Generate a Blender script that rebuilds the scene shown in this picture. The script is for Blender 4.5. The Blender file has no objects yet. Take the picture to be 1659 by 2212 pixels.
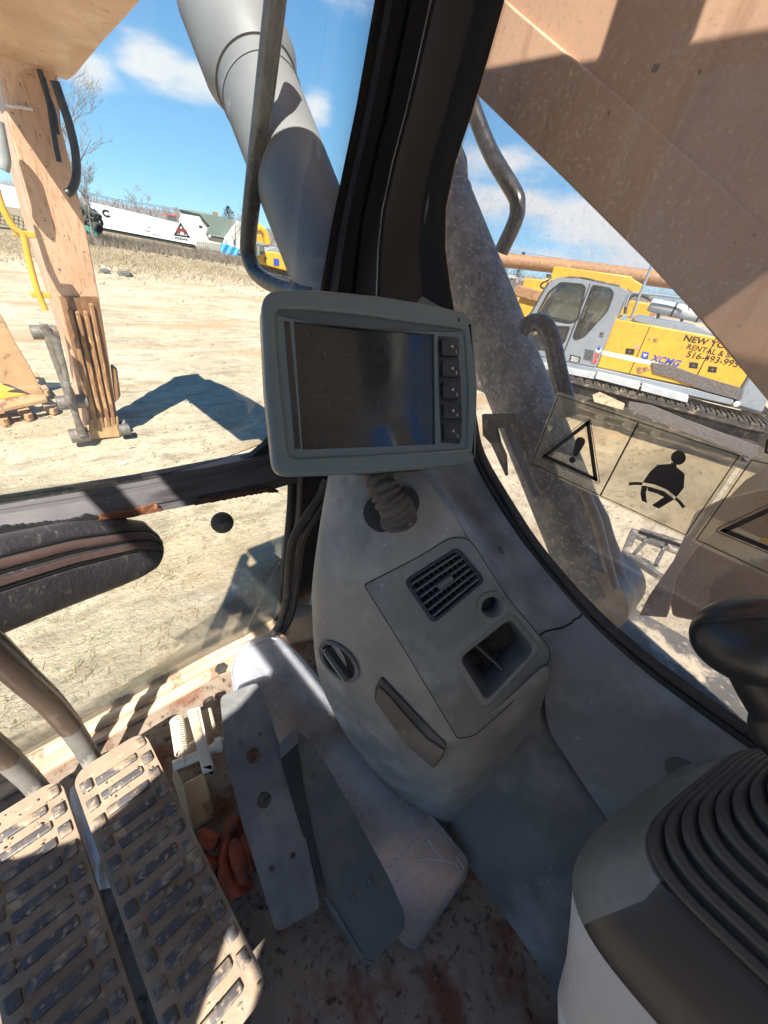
import bpy, bmesh, math, random
import numpy as np
from mathutils import Vector, Matrix, noise as mnoise
random.seed(7)
SC = bpy.context.scene
# ------------------------------------------------------------ camera
F, CX, CY, EZ = 830.0, 829.5, 1106.0, 2.65
nd = np.array([614-830, 2368-1106, 830.0]); nd /= np.linalg.norm(nd)
rt = np.array([1262.0, 216.0, 0.0]); rt /= np.linalg.norm(rt)
hd = np.cross(rt, -nd)
if hd[2] < 0: hd = -hd
AZ = math.radians(48)
CM = (np.outer([0, 0, -1.0], nd) + np.outer([math.sin(AZ), math.cos(AZ), 0], hd)
      + np.outer([math.cos(AZ), -math.sin(AZ), 0], rt))
EYE = np.array([0, 0, EZ])
cam_d = bpy.data.cameras.new('camera'); cam = bpy.data.objects.new('camera', cam_d)
SC.collection.objects.link(cam); SC.camera = cam
cam_d.sensor_fit = 'HORIZONTAL'; cam_d.sensor_width = 36; cam_d.lens = 36*F/1659
cam_d.clip_start = 0.02; cam_d.clip_end = 6000
_m = Matrix(CM.tolist())
cam.matrix_world = Matrix.Translation(EYE.tolist()) @ Matrix((
    (_m[0][0], -_m[0][1], -_m[0][2], 0), (_m[1][0], -_m[1][1], -_m[1][2], 0),
    (_m[2][0], -_m[2][1], -_m[2][2], 0), (0, 0, 0, 1)))
# ------------------------------------------------------------ sun and sky
SUN = Vector((-0.51, -0.63, 1.0)).normalized()
sl = bpy.data.lights.new('sun', 'SUN'); sl.energy = 3.6; sl.angle = math.radians(0.5); sl.color = (1, .95, .86)
so = bpy.data.objects.new('sun', sl); SC.collection.objects.link(so)
so.rotation_euler = SUN.to_track_quat('Z', 'Y').to_euler(); so.location = (0, 0, 30)
SC.view_settings.view_transform = 'Standard'; SC.view_settings.look = 'None'
SC.view_settings.gamma = 1; SC.view_settings.use_curve_mapping = False
SC.view_settings.exposure = 1.95
W = bpy.data.worlds.new("World"); SC.world = W; W.use_nodes = True
wn, wl = W.node_tree.nodes, W.node_tree.links
for n_ in list(wn): wn.remove(n_)
def ray(x, y): return CM @ np.array([(x-CX)/F, (y-CY)/F, 1.0])
def wnode(t, **k):
    n = wn.new(t)
    for a, b in k.items(): setattr(n, a, b)
    return n
sky = wnode('ShaderNodeTexSky', sky_type='NISHITA', sun_disc=False)
sky.sun_elevation = math.asin(SUN.z); sky.sun_rotation = math.atan2(SUN.x, SUN.y)
sky.air_density = .75; sky.dust_density = 0; sky.ozone_density = 4; sky.altitude = 1500
tc = wnode('ShaderNodeTexCoord')
def vm(op, a, b=None):
    n = wnode('ShaderNodeVectorMath', operation=op)
    wl.new(a, n.inputs[0]) if not isinstance(a, tuple) else setattr(n.inputs[0], 'default_value', a)
    if b is not None:
        wl.new(b, n.inputs[1]) if not isinstance(b, tuple) else setattr(n.inputs[1], 'default_value', b)
    return n
def mt(op, a, b=None, clamp=False):
    n = wnode('ShaderNodeMath', operation=op, use_clamp=clamp)
    for i, v in enumerate((a, b)):
        if v is None: continue
        if isinstance(v, (int, float)): n.inputs[i].default_value = v
        else: wl.new(v, n.inputs[i])
    return n.outputs[0]
dirv = tc.outputs['Generated']
cn = wnode('ShaderNodeTexNoise'); cn.inputs['Scale'].default_value = 7; cn.inputs['Detail'].default_value = 9
cn.inputs['Roughness'].default_value = .58
mp = wnode('ShaderNodeMapping'); mp.inputs['Scale'].default_value = (1, 1, 2.6); wl.new(dirv, mp.inputs[0]); wl.new(mp.outputs[0], cn.inputs['Vector'])
cn2 = wnode('ShaderNodeTexNoise'); cn2.inputs['Scale'].default_value = 22; cn2.inputs['Detail'].default_value = 6
wl.new(mp.outputs[0], cn2.inputs['Vector'])
total = None
# banks of cloud: centre pixel direction, half width, half height (radians), strength
for px, py, rw, rh, st in [(335, 142, .055, .03, .95), (410, 176, .07, .024, .85), (190, 148, .05, .03, .6), (684, 230, .035, .03, .75), (745, 352, .03, .012, .4),
                           (1090, 350, .12, .03, .75), (1200, 455, .22, .028, 1.0), (1300, 500, .2, .03, .95), (1060, 440, .12, .03, .85),
                           (1180, 550, .16, .02, .5), (1420, 560, .2, .05, .7), (330, -300, .3, .08, .9), (1000, -500, .4, .1, .9)]:
    d = ray(px, py); d = d/np.linalg.norm(d)
    az = math.atan2(d[0], d[1]); e1 = np.array([math.cos(az), -math.sin(az), 0]); e2 = np.cross(e1, d)
    a = mt('DIVIDE', vm('DOT_PRODUCT', dirv, tuple(e1)).outputs['Value'], rw)
    b = mt('DIVIDE', vm('DOT_PRODUCT', dirv, tuple(e2)).outputs['Value'], rh)
    q = mt('ADD', mt('MULTIPLY', a, a), mt('MULTIPLY', b, b))
    g = mt('MULTIPLY', mt('EXPONENT', mt('MULTIPLY', q, -0.8)), st)
    fr = mt('GREATER_THAN', vm('DOT_PRODUCT', dirv, tuple(d)).outputs['Value'], 0.0)
    g = mt('MULTIPLY', g, fr)
    total = g if total is None else mt('MAXIMUM', total, g)
nz = mt('ADD', mt('MULTIPLY', mt('SUBTRACT', cn.outputs['Fac'], .5), 2.3), mt('MULTIPLY', mt('SUBTRACT', cn2.outputs['Fac'], .5), .7))
dens = mt('ADD', total, mt('MULTIPLY', nz, mt('ADD', total, .12)))
cr = wnode('ShaderNodeMapRange', interpolation_type='SMOOTHSTEP'); wl.new(dens, cr.inputs['Value'])
cr.inputs['From Min'].default_value = .22; cr.inputs['From Max'].default_value = .85; cr.inputs['To Max'].default_value = .93
sx = wnode('ShaderNodeSeparateXYZ'); wl.new(dirv, sx.inputs[0])
er = wnode('ShaderNodeMapRange', interpolation_type='SMOOTHERSTEP'); wl.new(sx.outputs['Z'], er.inputs[0]); er.inputs['From Min'].default_value = -.05; er.inputs['From Max'].default_value = .65
gr = wnode('ShaderNodeMix', data_type='RGBA'); wl.new(er.outputs[0], gr.inputs['Factor'])
gr.inputs['A'].default_value = (.60, 1.42, 2.1, 1); gr.inputs['B'].default_value = (.02, .50, 1.55, 1)
h2 = wnode('ShaderNodeMix', data_type='RGBA'); h2.inputs['Factor'].default_value = .85; wl.new(sky.outputs[0], h2.inputs['A']); wl.new(gr.outputs['Result'], h2.inputs['B'])
mx = wnode('ShaderNodeMix', data_type='RGBA'); wl.new(cr.outputs[0], mx.inputs['Factor']); wl.new(h2.outputs['Result'], mx.inputs['A'])
mx.inputs['B'].default_value = (2.4, 2.45, 2.55, 1)
bg = wnode('ShaderNodeBackground'); wl.new(mx.outputs['Result'], bg.inputs[0]); bg.inputs[1].default_value = 0.11
wo = wnode('ShaderNodeOutputWorld'); wl.new(bg.outputs[0], wo.inputs[0])
SC.cycles.max_bounces = 10; SC.cycles.transparent_max_bounces = 16
try: SC.cycles.use_denoising = True
except Exception: pass
# ------------------------------------------------------------ pixel rays to places in the scene
def V(a): return Vector((float(a[0]), float(a[1]), float(a[2])))
def at(x, y, d): return V(EYE + ray(x, y)*d)
def onz(x, y, z): v = ray(x, y); return V(EYE + v*((z-EZ)/v[2]))
def onx(x, y, X): v = ray(x, y); return V(EYE + v*(X/v[0]))
def ony(x, y, Y): v = ray(x, y); return V(EYE + v*(Y/v[1]))
def onp(x, y, p, n):
    v = ray(x, y); n = np.array(n); return V(EYE + v*(n @ (np.array(p)-EYE)/(n @ v)))
def quad(px, d0):
    """four pixels -> the parallelogram in space whose first corner lies at depth d0"""
    R = [ray(*p) for p in px]
    A = np.stack([-R[1], R[2], -R[3]], 1)
    s = np.linalg.solve(A, -R[0])
    return [V(EYE+R[0]*d0)] + [V(EYE+R[i+1]*d0*s[i]) for i in range(3)]
class Fr:
    """plane frame: origin, u, v in plane, n towards the viewer"""
    def __init__(s, o, u, v=None, n=None):
        s.o = Vector(o); s.u = Vector(u).normalized()
        if n is None: n = s.u.cross(Vector(v))
        n = Vector(n); n = (n - s.u*n.dot(s.u)).normalized()
        if n.dot(V(EYE)-s.o) < 0: n = -n
        s.n = n; s.v = s.n.cross(s.u).normalized()
        if v is not None and s.v.dot(Vector(v)) < 0: s.v = -s.v
    def p(s, a, b, c=0): return s.o + s.u*a + s.v*b + s.n*c
    def px(s, x, y, c=0):
        o = s.o + s.n*c
        return onp(x, y, o, s.n)
    def uv(s, x, y):
        q = onp(x, y, s.o, s.n)-s.o
        return (q.dot(s.u), q.dot(s.v))
    def uvs(s, L): return [s.uv(*p) for p in L]
# ------------------------------------------------------------ materials
def srgb(r, g, b): return tuple(((c/255)/12.92 if c/255 <= .04045 else ((c/255+.055)/1.055)**2.4) for c in (r, g, b))
def M(name, c1, c2=None, sc=6, rough=.6, metal=0, bump=.15, bs=60, c3=None, t3=(.6, .66), s3=9, stretch=(1, 1, 1),
      spec=.5, bd=.002, c4=None, t4=(.66, .7), s4=60, coat=0, stretch3=None, rmix=.12, lo=.35, hi=.65):
    m = bpy.data.materials.new(name); m.use_nodes = True; N, L = m.node_tree.nodes, m.node_tree.links
    P = N['Principled BSDF']; P.inputs['Metallic'].default_value = metal
    P.inputs['Specular IOR Level'].default_value = spec
    if coat: P.inputs['Coat Weight'].default_value = coat
    T = N.new('ShaderNodeTexCoord')
    def mapped(st):
        mp_ = N.new('ShaderNodeMapping'); mp_.inputs['Scale'].default_value = st; L.new(T.outputs['Object'], mp_.inputs[0]); return mp_.outputs[0]
    v = mapped(stretch); v3 = mapped(stretch3) if stretch3 else v
    def noi(s, vec, det=8, ro=.6):
        n = N.new('ShaderNodeTexNoise'); n.inputs['Scale'].default_value = s; n.inputs['Detail'].default_value = det
        n.inputs['Roughness'].default_value = ro; L.new(vec, n.inputs['Vector']); return n.outputs['Fac']
    def rmp(src, a, b):
        r = N.new('ShaderNodeMapRange'); L.new(src, r.inputs['Value']); r.inputs['From Min'].default_value = a; r.inputs['From Max'].default_value = b; return r.outputs[0]
    def mixc(f, a, b):
        x = N.new('ShaderNodeMix'); x.data_type = 'RGBA'; L.new(f, x.inputs['Factor'])
        for k, c in (('A', a), ('B', b)):
            if isinstance(c, tuple): x.inputs[k].default_value = (*c[:3], 1)
            else: L.new(c, x.inputs[k])
        return x.outputs['Result']
    n1 = noi(sc, v); col = mixc(rmp(n1, lo, hi), c1, c2 or tuple(c*.8 for c in c1))
    if c3: col = mixc(rmp(noi(s3, v3), *t3), col, c3)
    if c4: col = mixc(rmp(noi(s4, v, 4, .5), *t4), col, c4)
    L.new(col, P.inputs['Base Color'])
    r = N.new('ShaderNodeMapRange'); L.new(noi(sc*2.3, v), r.inputs['Value']); r.inputs['From Min'].default_value = .3; r.inputs['From Max'].default_value = .7
    r.inputs['To Min'].default_value = max(0, rough-rmix); r.inputs['To Max'].default_value = min(1, rough+rmix); L.new(r.outputs[0], P.inputs['Roughness'])
    if bump:
        b = N.new('ShaderNodeBump'); b.inputs['Strength'].default_value = bump; b.inputs['Distance'].default_value = bd
        L.new(noi(bs, v, 6, .65), b.inputs['Height']); L.new(b.outputs[0], P.inputs['Normal'])
    return m
def glass(name, tint=(.93, .95, .93), dust=.03, dcol=(.8, .78, .72), smear=.0, refl=1.0, dsc=90, gr=0.0):
    m = bpy.data.materials.new(name); m.use_nodes = True; N, L = m.node_tree.nodes, m.node_tree.links
    for n in list(N): N.remove(n)
    o = N.new('ShaderNodeOutputMaterial'); tr = N.new('ShaderNodeBsdfTransparent'); tr.inputs[0].default_value = (*tint, 1)
    gl = N.new('ShaderNodeBsdfGlossy'); gl.inputs['Roughness'].default_value = gr
    fr = N.new('ShaderNodeFresnel'); fr.inputs[0].default_value = 1.45
    k = N.new('ShaderNodeMath'); k.operation = 'MULTIPLY'; k.inputs[1].default_value = refl; L.new(fr.outputs[0], k.inputs[0])
    m1 = N.new('ShaderNodeMixShader'); L.new(k.outputs[0], m1.inputs[0]); L.new(tr.outputs[0], m1.inputs[1]); L.new(gl.outputs[0], m1.inputs[2])
    df = N.new('ShaderNodeBsdfDiffuse'); df.inputs[0].default_value = (*dcol, 1)
    tl = N.new('ShaderNodeBsdfTranslucent'); tl.inputs[0].default_value = (*dcol, 1)
    md = N.new('ShaderNodeMixShader'); md.inputs[0].default_value = .5; L.new(df.outputs[0], md.inputs[1]); L.new(tl.outputs[0], md.inputs[2])
    T = N.new('ShaderNodeTexCoord')
    n1 = N.new('ShaderNodeTexNoise'); n1.inputs['Scale'].default_value = dsc; n1.inputs['Detail'].default_value = 4; L.new(T.outputs['Object'], n1.inputs['Vector'])
    r1 = N.new('ShaderNodeMapRange'); L.new(n1.outputs[0], r1.inputs[0]); r1.inputs[1].default_value = .58; r1.inputs[2].default_value = .75; r1.inputs[4].default_value = dust*5
    n2 = N.new('ShaderNodeTexNoise'); n2.inputs['Scale'].default_value = 5; n2.inputs['Detail'].default_value = 5; L.new(T.outputs['Object'], n2.inputs['Vector'])
    r2 = N.new('ShaderNodeMapRange'); L.new(n2.outputs[0], r2.inputs[0]); r2.inputs[1].default_value = .35; r2.inputs[2].default_value = .75; r2.inputs[3].default_value = dust*.4; r2.inputs[4].default_value = dust*2+smear
    ad = N.new('ShaderNodeMath'); ad.operation = 'ADD'; ad.use_clamp = True; L.new(r1.outputs[0], ad.inputs[0]); L.new(r2.outputs[0], ad.inputs[1])
    m2 = N.new('ShaderNodeMixShader'); L.new(ad.outputs[0], m2.inputs[0]); L.new(m1.outputs[0], m2.inputs[1]); L.new(md.outputs[0], m2.inputs[2])
    L.new(m2.outputs[0], o.inputs[0]); return m
# ------------------------------------------------------------ objects
def thing(name, label, cat, loc=(0, 0, 0), group=None):
    o = bpy.data.objects.new(name, None); SC.collection.objects.link(o); o.location = loc; o.empty_display_size = .1
    o['label'] = label; o['category'] = cat
    if group: o['group'] = group
    return o
def tag(o, label, cat, group=None):
    o['label'] = label; o['category'] = cat
    if group: o['group'] = group
    return o
def struct(o, kind='structure'): o['kind'] = kind; return o
WL = {}
def wloc(o):
    return WL.get(o.name, Vector(o.location))
def obj(name, bm, mat, parent=None, smooth=False, bevel=0, sub=0, seg=2, label=None, ang=40, center=True):
    me = bpy.data.meshes.new(name)
    if isinstance(bm, tuple): me.from_pydata([tuple(v) for v in bm[0]], [], bm[1])
    else: bm.to_mesh(me); bm.free()
    if not isinstance(mat, (list, tuple)): mat = [mat]
    for m in mat: me.materials.append(m)
    c = Vector((0, 0, 0))
    if center and len(me.vertices):
        co = np.array([v.co[:] for v in me.vertices]); c = V((co.min(0)+co.max(0))/2)
        me.transform(Matrix.Translation(-c))
    o = bpy.data.objects.new(name, me); SC.collection.objects.link(o)
    WL[o.name] = c.copy()
    if parent is not None: o.parent = parent; o.location = c-wloc(parent)
    else: o.location = c
    if smooth:
        for p in me.polygons: p.use_smooth = True
    if sub:
        s = o.modifiers.new('sub', 'SUBSURF'); s.levels = sub; s.render_levels = sub
    if bevel:
        b = o.modifiers.new('bev', 'BEVEL'); b.width = bevel; b.segments = seg; b.limit_method = 'ANGLE'; b.angle_limit = math.radians(35)
    if (bevel or smooth) and not sub:
        for p in me.polygons: p.use_smooth = True
        me.set_sharp_from_angle(angle=math.radians(ang)) if hasattr(me, 'set_sharp_from_angle') else None
    if label: o['label'] = label
    return o
def add_box(bm, c, s, ax=None):
    """centre, full sizes, optional axes (3 vectors)"""
    c = Vector(c); ax = ax or (Vector((1, 0, 0)), Vector((0, 1, 0)), Vector((0, 0, 1)))
    vs = []
    for i in (-.5, .5):
        for j in (-.5, .5):
            for k in (-.5, .5): vs.append(bm.verts.new(c + ax[0]*s[0]*i + ax[1]*s[1]*j + ax[2]*s[2]*k))
    for f in ((0, 1, 3, 2), (4, 6, 7, 5), (0, 4, 5, 1), (2, 3, 7, 6), (0, 2, 6, 4), (1, 5, 7, 3)): bm.faces.new([vs[i] for i in f])
    bmesh.ops.recalc_face_normals(bm, faces=bm.faces[:])
def box(name, c, s, mat, parent=None, ax=None, bevel=.003, **k):
    bm = bmesh.new(); add_box(bm, c, s, ax); return obj(name, bm, mat, parent, bevel=bevel, **k)
def spline(P, n=6):
    P = [Vector(p) for p in P]
    if len(P) < 3: return P
    Q = [P[0]*2-P[1]] + P + [P[-1]*2-P[-2]]; out = []
    for i in range(1, len(Q)-2):
        for k in range(n):
            t = k/n; a, b, c, d = Q[i-1:i+3]
            out.append(.5*((2*b)+(-a+c)*t+(2*a-5*b+4*c-d)*t*t+(-a+3*b-3*c+d)*t**3))
    out.append(P[-1]); return out
def add_tube(bm, P, r, seg=12, cap=True, flat=1.0):
    P = [Vector(p) for p in P]; n = len(P)
    R = r if isinstance(r, (list, tuple)) else [r]*n
    T = (P[1]-P[0]).normalized(); u = T.orthogonal().normalized(); rings = []
    for i in range(n):
        T2 = ((P[min(i+1, n-1)]-P[max(i-1, 0)])).normalized()
        q = T.rotation_difference(T2); u = (q @ u).normalized(); T = T2
        u = (u-T*u.dot(T)).normalized(); w = T.cross(u)
        rings.append([bm.verts.new(P[i]+(u*math.cos(2*math.pi*k/seg)+w*math.sin(2*math.pi*k/seg)*flat)*R[i]) for k in range(seg)])
    for a, b in zip(rings, rings[1:]):
        for k in range(seg): bm.faces.new((a[k], a[(k+1) % seg], b[(k+1) % seg], b[k]))
    if cap: bm.faces.new(rings[0][::-1]); bm.faces.new(rings[-1])
def tube(name, P, r, mat, parent=None, seg=12, curve=0, **k):
    bm = bmesh.new()
    if curve:
        n0 = len(P); P = spline(P, curve)
        if isinstance(r, (list, tuple)): r = [float(np.interp(i/(len(P)-1)*(n0-1), range(n0), r)) for i in range(len(P))]
    add_tube(bm, P, r, seg); return obj(name, bm, mat, parent, smooth=True, **k)
def add_plate(bm, fr, outline, th, holes=(), c=0.0):
    """flat plate: outline in frame uv; top at c, bottom at c-th; holes are real openings"""
    loops = []; top = []
    for L in [outline]+list(holes):
        vt = [bm.verts.new(fr.p(a, b, c)) for a, b in L]; vb = [bm.verts.new(fr.p(a, b, c-th)) for a, b in L]
        loops.append((vt, vb))
        for i in range(len(L)):
            j = (i+1) % len(L); bm.faces.new((vt[i], vt[j], vb[j], vb[i]))
    for w in (0, 1):
        E = []
        for lp in loops:
            vs = lp[w]
            for i in range(len(vs)):
                e = bm.edges.get((vs[i], vs[(i+1) % len(vs)])); E.append(e)
        bmesh.ops.triangle_fill(bm, use_beauty=True, use_dissolve=False, edges=E, normal=fr.n)
    bmesh.ops.recalc_face_normals(bm, faces=bm.faces[:])
def plate(name, fr, outline, th, mat, parent=None, holes=(), c=0.0, bevel=.001, **k):
    bm = bmesh.new(); add_plate(bm, fr, outline, th, holes, c); return obj(name, bm, mat, parent, bevel=bevel, **k)
def rrect(cx, cy, w, h, r, n=5, rot=0):
    out = []
    for sx, sy, a0 in ((1, 1, 0), (-1, 1, 90), (-1, -1, 180), (1, -1, 270)):
        for k in range(n+1):
            a = math.radians(a0+90*k/n); out.append((sx*(w/2-r)+r*math.cos(a), sy*(h/2-r)+r*math.sin(a)))
    c, s = math.cos(rot), math.sin(rot)
    return [(cx+x*c-y*s, cy+x*s+y*c) for x, y in out]
def circ(cx, cy, r, n=20, ry=None): return [(cx+r*math.cos(2*math.pi*k/n), cy+(ry or r)*math.sin(2*math.pi*k/n)) for k in range(n)]
def roundp(L, r, n=4):
    """round the corners of a polygon; r one number or a list"""
    out = []; m = len(L); R = r if isinstance(r, (list, tuple)) else [r]*m
    for i in range(m):
        p, a, b = Vector(L[i]), Vector(L[i-1]), Vector(L[(i+1) % m])
        rr = min(R[i], (a-p).length*.45, (b-p).length*.45)
        if rr <= 0: out.append(tuple(p)); continue
        s, e = p+(a-p).normalized()*rr, p+(b-p).normalized()*rr
        for k in range(n+1):
            t = k/n; out.append(tuple(s*(1-t)**2+p*2*t*(1-t)+e*t*t))
    return out
def extr(name, pts, vec, mat, parent=None, bevel=0, **k):
    """closed 3D polygon extruded along vec"""
    bm = bmesh.new(); vec = Vector(vec); a = [bm.verts.new(p) for p in pts]; b = [bm.verts.new(Vector(p)+vec) for p in pts]
    bm.faces.new(a); bm.faces.new(b[::-1])
    for i in range(len(pts)):
        j = (i+1) % len(pts); bm.faces.new((a[i], b[i], b[j], a[j]))
    bmesh.ops.recalc_face_normals(bm, faces=bm.faces[:]); bmesh.ops.triangulate(bm, faces=[f for f in bm.faces if len(f.verts) > 4])
    return obj(name, bm, mat, parent, bevel=bevel, **k)
def grid(name, rows, mat, parent=None, sub=2, skip=(), th=0, smooth=True, crease=(), **k):
    R, C_ = len(rows), len(rows[0]); vs = [Vector(p) for r in rows for p in r]
    fs = [(i*C_+j, i*C_+j+1, (i+1)*C_+j+1, (i+1)*C_+j) for i in range(R-1) for j in range(C_-1) if (i, j) not in skip]
    o = obj(name, (vs, fs), mat, parent, smooth=smooth, **k)
    if crease:
        cl = o.data.attributes.new('crease_edge', 'FLOAT', 'EDGE')
        cs = {frozenset(e[:2]): e[2] for e in crease}
        for e in o.data.edges:
            cl.data[e.index].value = cs.get(frozenset(e.vertices), 0)
    if sub:
        s = o.modifiers.new('sub', 'SUBSURF'); s.levels = sub; s.render_levels = sub
    if th:
        s = o.modifiers.new('sol', 'SOLIDIFY'); s.thickness = th; s.offset = 0
    return o
def text(name, s, fr, a, b, size, mat, parent, c=.001, sx=1.0, th=.0005, shear=0, bold=0, rot=0):
    cu = bpy.data.curves.new('t', 'FONT'); cu.body = s; cu.size = size; cu.extrude = th; cu.shear = shear; cu.offset = bold*size
    t = bpy.data.objects.new('t', cu); SC.collection.objects.link(t); bpy.context.view_layer.update()
    me = bpy.data.meshes.new_from_object(t); bpy.data.objects.remove(t)
    cr_, sr_ = math.cos(rot), math.sin(rot)
    vs = []
    for v in me.vertices:
        x, y = v.co.x*sx, v.co.y; vs.append(fr.p(a+x*cr_-y*sr_, b+x*sr_+y*cr_, c+v.co.z))
    fs = [tuple(p.vertices) for p in me.polygons]; bpy.data.meshes.remove(me)
    return obj(name, (vs, fs), mat, parent)
# ------------------------------------------------------------ palette
m_black = M('black_rubber', (.012, .012, .013), (.02, .02, .022), rough=.55, bump=.1)
m_blackp = M('black_paint', (.006, .005, .006), (.014, .012, .012), sc=9, rough=.5, bump=.1, bs=120, c4=(.12, .11, .10), t4=(.74, .8), s4=90, stretch=(1, 1, .12), spec=.2)
m_brownp = M('brown_lit_paint', (.030, .018, .013), (.020, .014, .012), sc=5, rough=.42, bump=.1, stretch=(4, 4, .2), spec=.3, c4=(.25, .23, .2), t4=(.75, .8), s4=70)  # brown tint carries the warm light on the pillar face
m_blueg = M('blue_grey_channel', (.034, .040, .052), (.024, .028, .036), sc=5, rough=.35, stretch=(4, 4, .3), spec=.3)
m_dirt = None
# ------------------------------------------------------------ ground
def ground_mat():
    m = bpy.data.materials.new('dry_dirt'); m.use_nodes = True; N, L = m.node_tree.nodes, m.node_tree.links
    P = N['Principled BSDF']; P.inputs['Roughness'].default_value = .95; P.inputs['Specular IOR Level'].default_value = .15
    T = N.new('ShaderNodeTexCoord')
    def noi(s, det=8, ro=.6, st=(1, 1, 1), rz=0):
        mp_ = N.new('ShaderNodeMapping'); mp_.inputs['Scale'].default_value = st; mp_.inputs['Rotation'].default_value = (0, 0, rz); L.new(T.outputs['Object'], mp_.inputs[0])
        n = N.new('ShaderNodeTexNoise'); n.inputs['Scale'].default_value = s; n.inputs['Detail'].default_value = det; n.inputs['Roughness'].default_value = ro
        L.new(mp_.outputs[0], n.inputs['Vector']); return n.outputs['Fac']
    def rmp(src, a, b, lo=0, hi=1):
        r = N.new('ShaderNodeMapRange'); L.new(src, r.inputs['Value']); r.inputs['From Min'].default_value = a; r.inputs['From Max'].default_value = b
        r.inputs['To Min'].default_value = lo; r.inputs['To Max'].default_value = hi; return r.outputs[0]
    def mixc(f, a, b):
        x = N.new('ShaderNodeMix'); x.data_type = 'RGBA'; L.new(f, x.inputs['Factor'])
        for k, c in (('A', a), ('B', b)):
            if isinstance(c, tuple): x.inputs[k].default_value = (*c[:3], 1)
            else: L.new(c, x.inputs[k])
        return x.outputs['Result']
    col = mixc(rmp(noi(.35, 6), .4, .62), (.51, .433, .315), (.385, .318, .222))
    col = mixc(rmp(noi(1.1, 8, .7, (1, 3.2, 1), .15), .5, .66, 0, .75), col, (.20, .155, .108))
    col = mixc(rmp(noi(4.5, 8, .72), .54, .68, 0, .7), col, (.27, .215, .145))
    col = mixc(rmp(noi(2.4, 8, .65, (1, 1.6, 1)), .56, .66, 0, .7), col, (.58, .50, .34))
    col = mixc(rmp(noi(.22, 4, .5, (1, 2.5, 1), .1), .53, .66, 0, .65), col, (.34, .215, .11))
    col = mixc(rmp(noi(7, 6, .7, (1, 1.3, 1), .8), .57, .66, 0, .55), col, (.17, .135, .095))
    col = mixc(rmp(noi(38, 4, .6, (1, 2, 1), .6), .60, .68, 0, .8), col, (.13, .10, .065))
    col = mixc(rmp(noi(60, 3, .6, (2, 1, 1), .3), .66, .7, 0, .8), col, (.66, .58, .42))
    # browner ground with dead grass toward the far fence
    sep = N.new('ShaderNodeSeparateXYZ'); L.new(T.outputs['Object'], sep.inputs[0])
    far = N.new('ShaderNodeMath'); far.operation = 'MULTIPLY'; L.new(rmp(sep.outputs['Y'], 24, 52), far.inputs[0]); L.new(rmp(noi(.25, 7, .7), .34, .62, .4, 1), far.inputs[1])
    col = mixc(far.outputs[0], col, (.17, .125, .075))
    L.new(col, P.inputs['Base Color'])
    b = N.new('ShaderNodeBump'); b.inputs['Strength'].default_value = 1.0; b.inputs['Distance'].default_value = .035
    a = N.new('ShaderNodeMath'); a.operation = 'ADD'; L.new(noi(3.0, 10, .75, (1, 1.8, 1)), a.inputs[0]); L.new(noi(22, 6, .7), a.inputs[1]); L.new(a.outputs[0], b.inputs['Height'])
    L.new(b.outputs[0], P.inputs['Normal']); return m
m_dirt = ground_mat()
def gz(x, y):
    d = math.hypot(x, y)
    k = 1.0/(1+(d/35)**2)
    z = (mnoise.noise(Vector((x*.45, y*.8, 0)))*.06 + mnoise.noise(Vector((x*1.9, y*2.6, 3)))*.025 + mnoise.noise(Vector((x*3.5, y*5, 8)))*.022)*k
    # wheel ruts running across the yard
    z -= .035*k*max(0, math.sin(y*1.5+.35*x+mnoise.noise(Vector((x*.2, y*.2, 5)))*2))**6
    return z
n_ = 330; a_ = 5.5; vs = []
def warp(u, s): return s*a_*u+ (math.copysign(1, u))*(abs(u)**5)*2200
us = [(-1+2*i/(n_-1)) for i in range(n_)]
xs = [1.5+warp(u, 3.2) for u in us]; ys = [5+warp(u, 3.2) for u in us]
for y in ys:
    for x in xs: vs.append((x, y, gz(x, y)))
fs = [(j*n_+i, j*n_+i+1, (j+1)*n_+i+1, (j+1)*n_+i) for j in range(n_-1) for i in range(n_-1)]
g_ = obj('ground', (vs, fs), m_dirt, smooth=True, center=False); struct(g_)
def gp(x, y):
    p = onz(x, y, 0); return p
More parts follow.
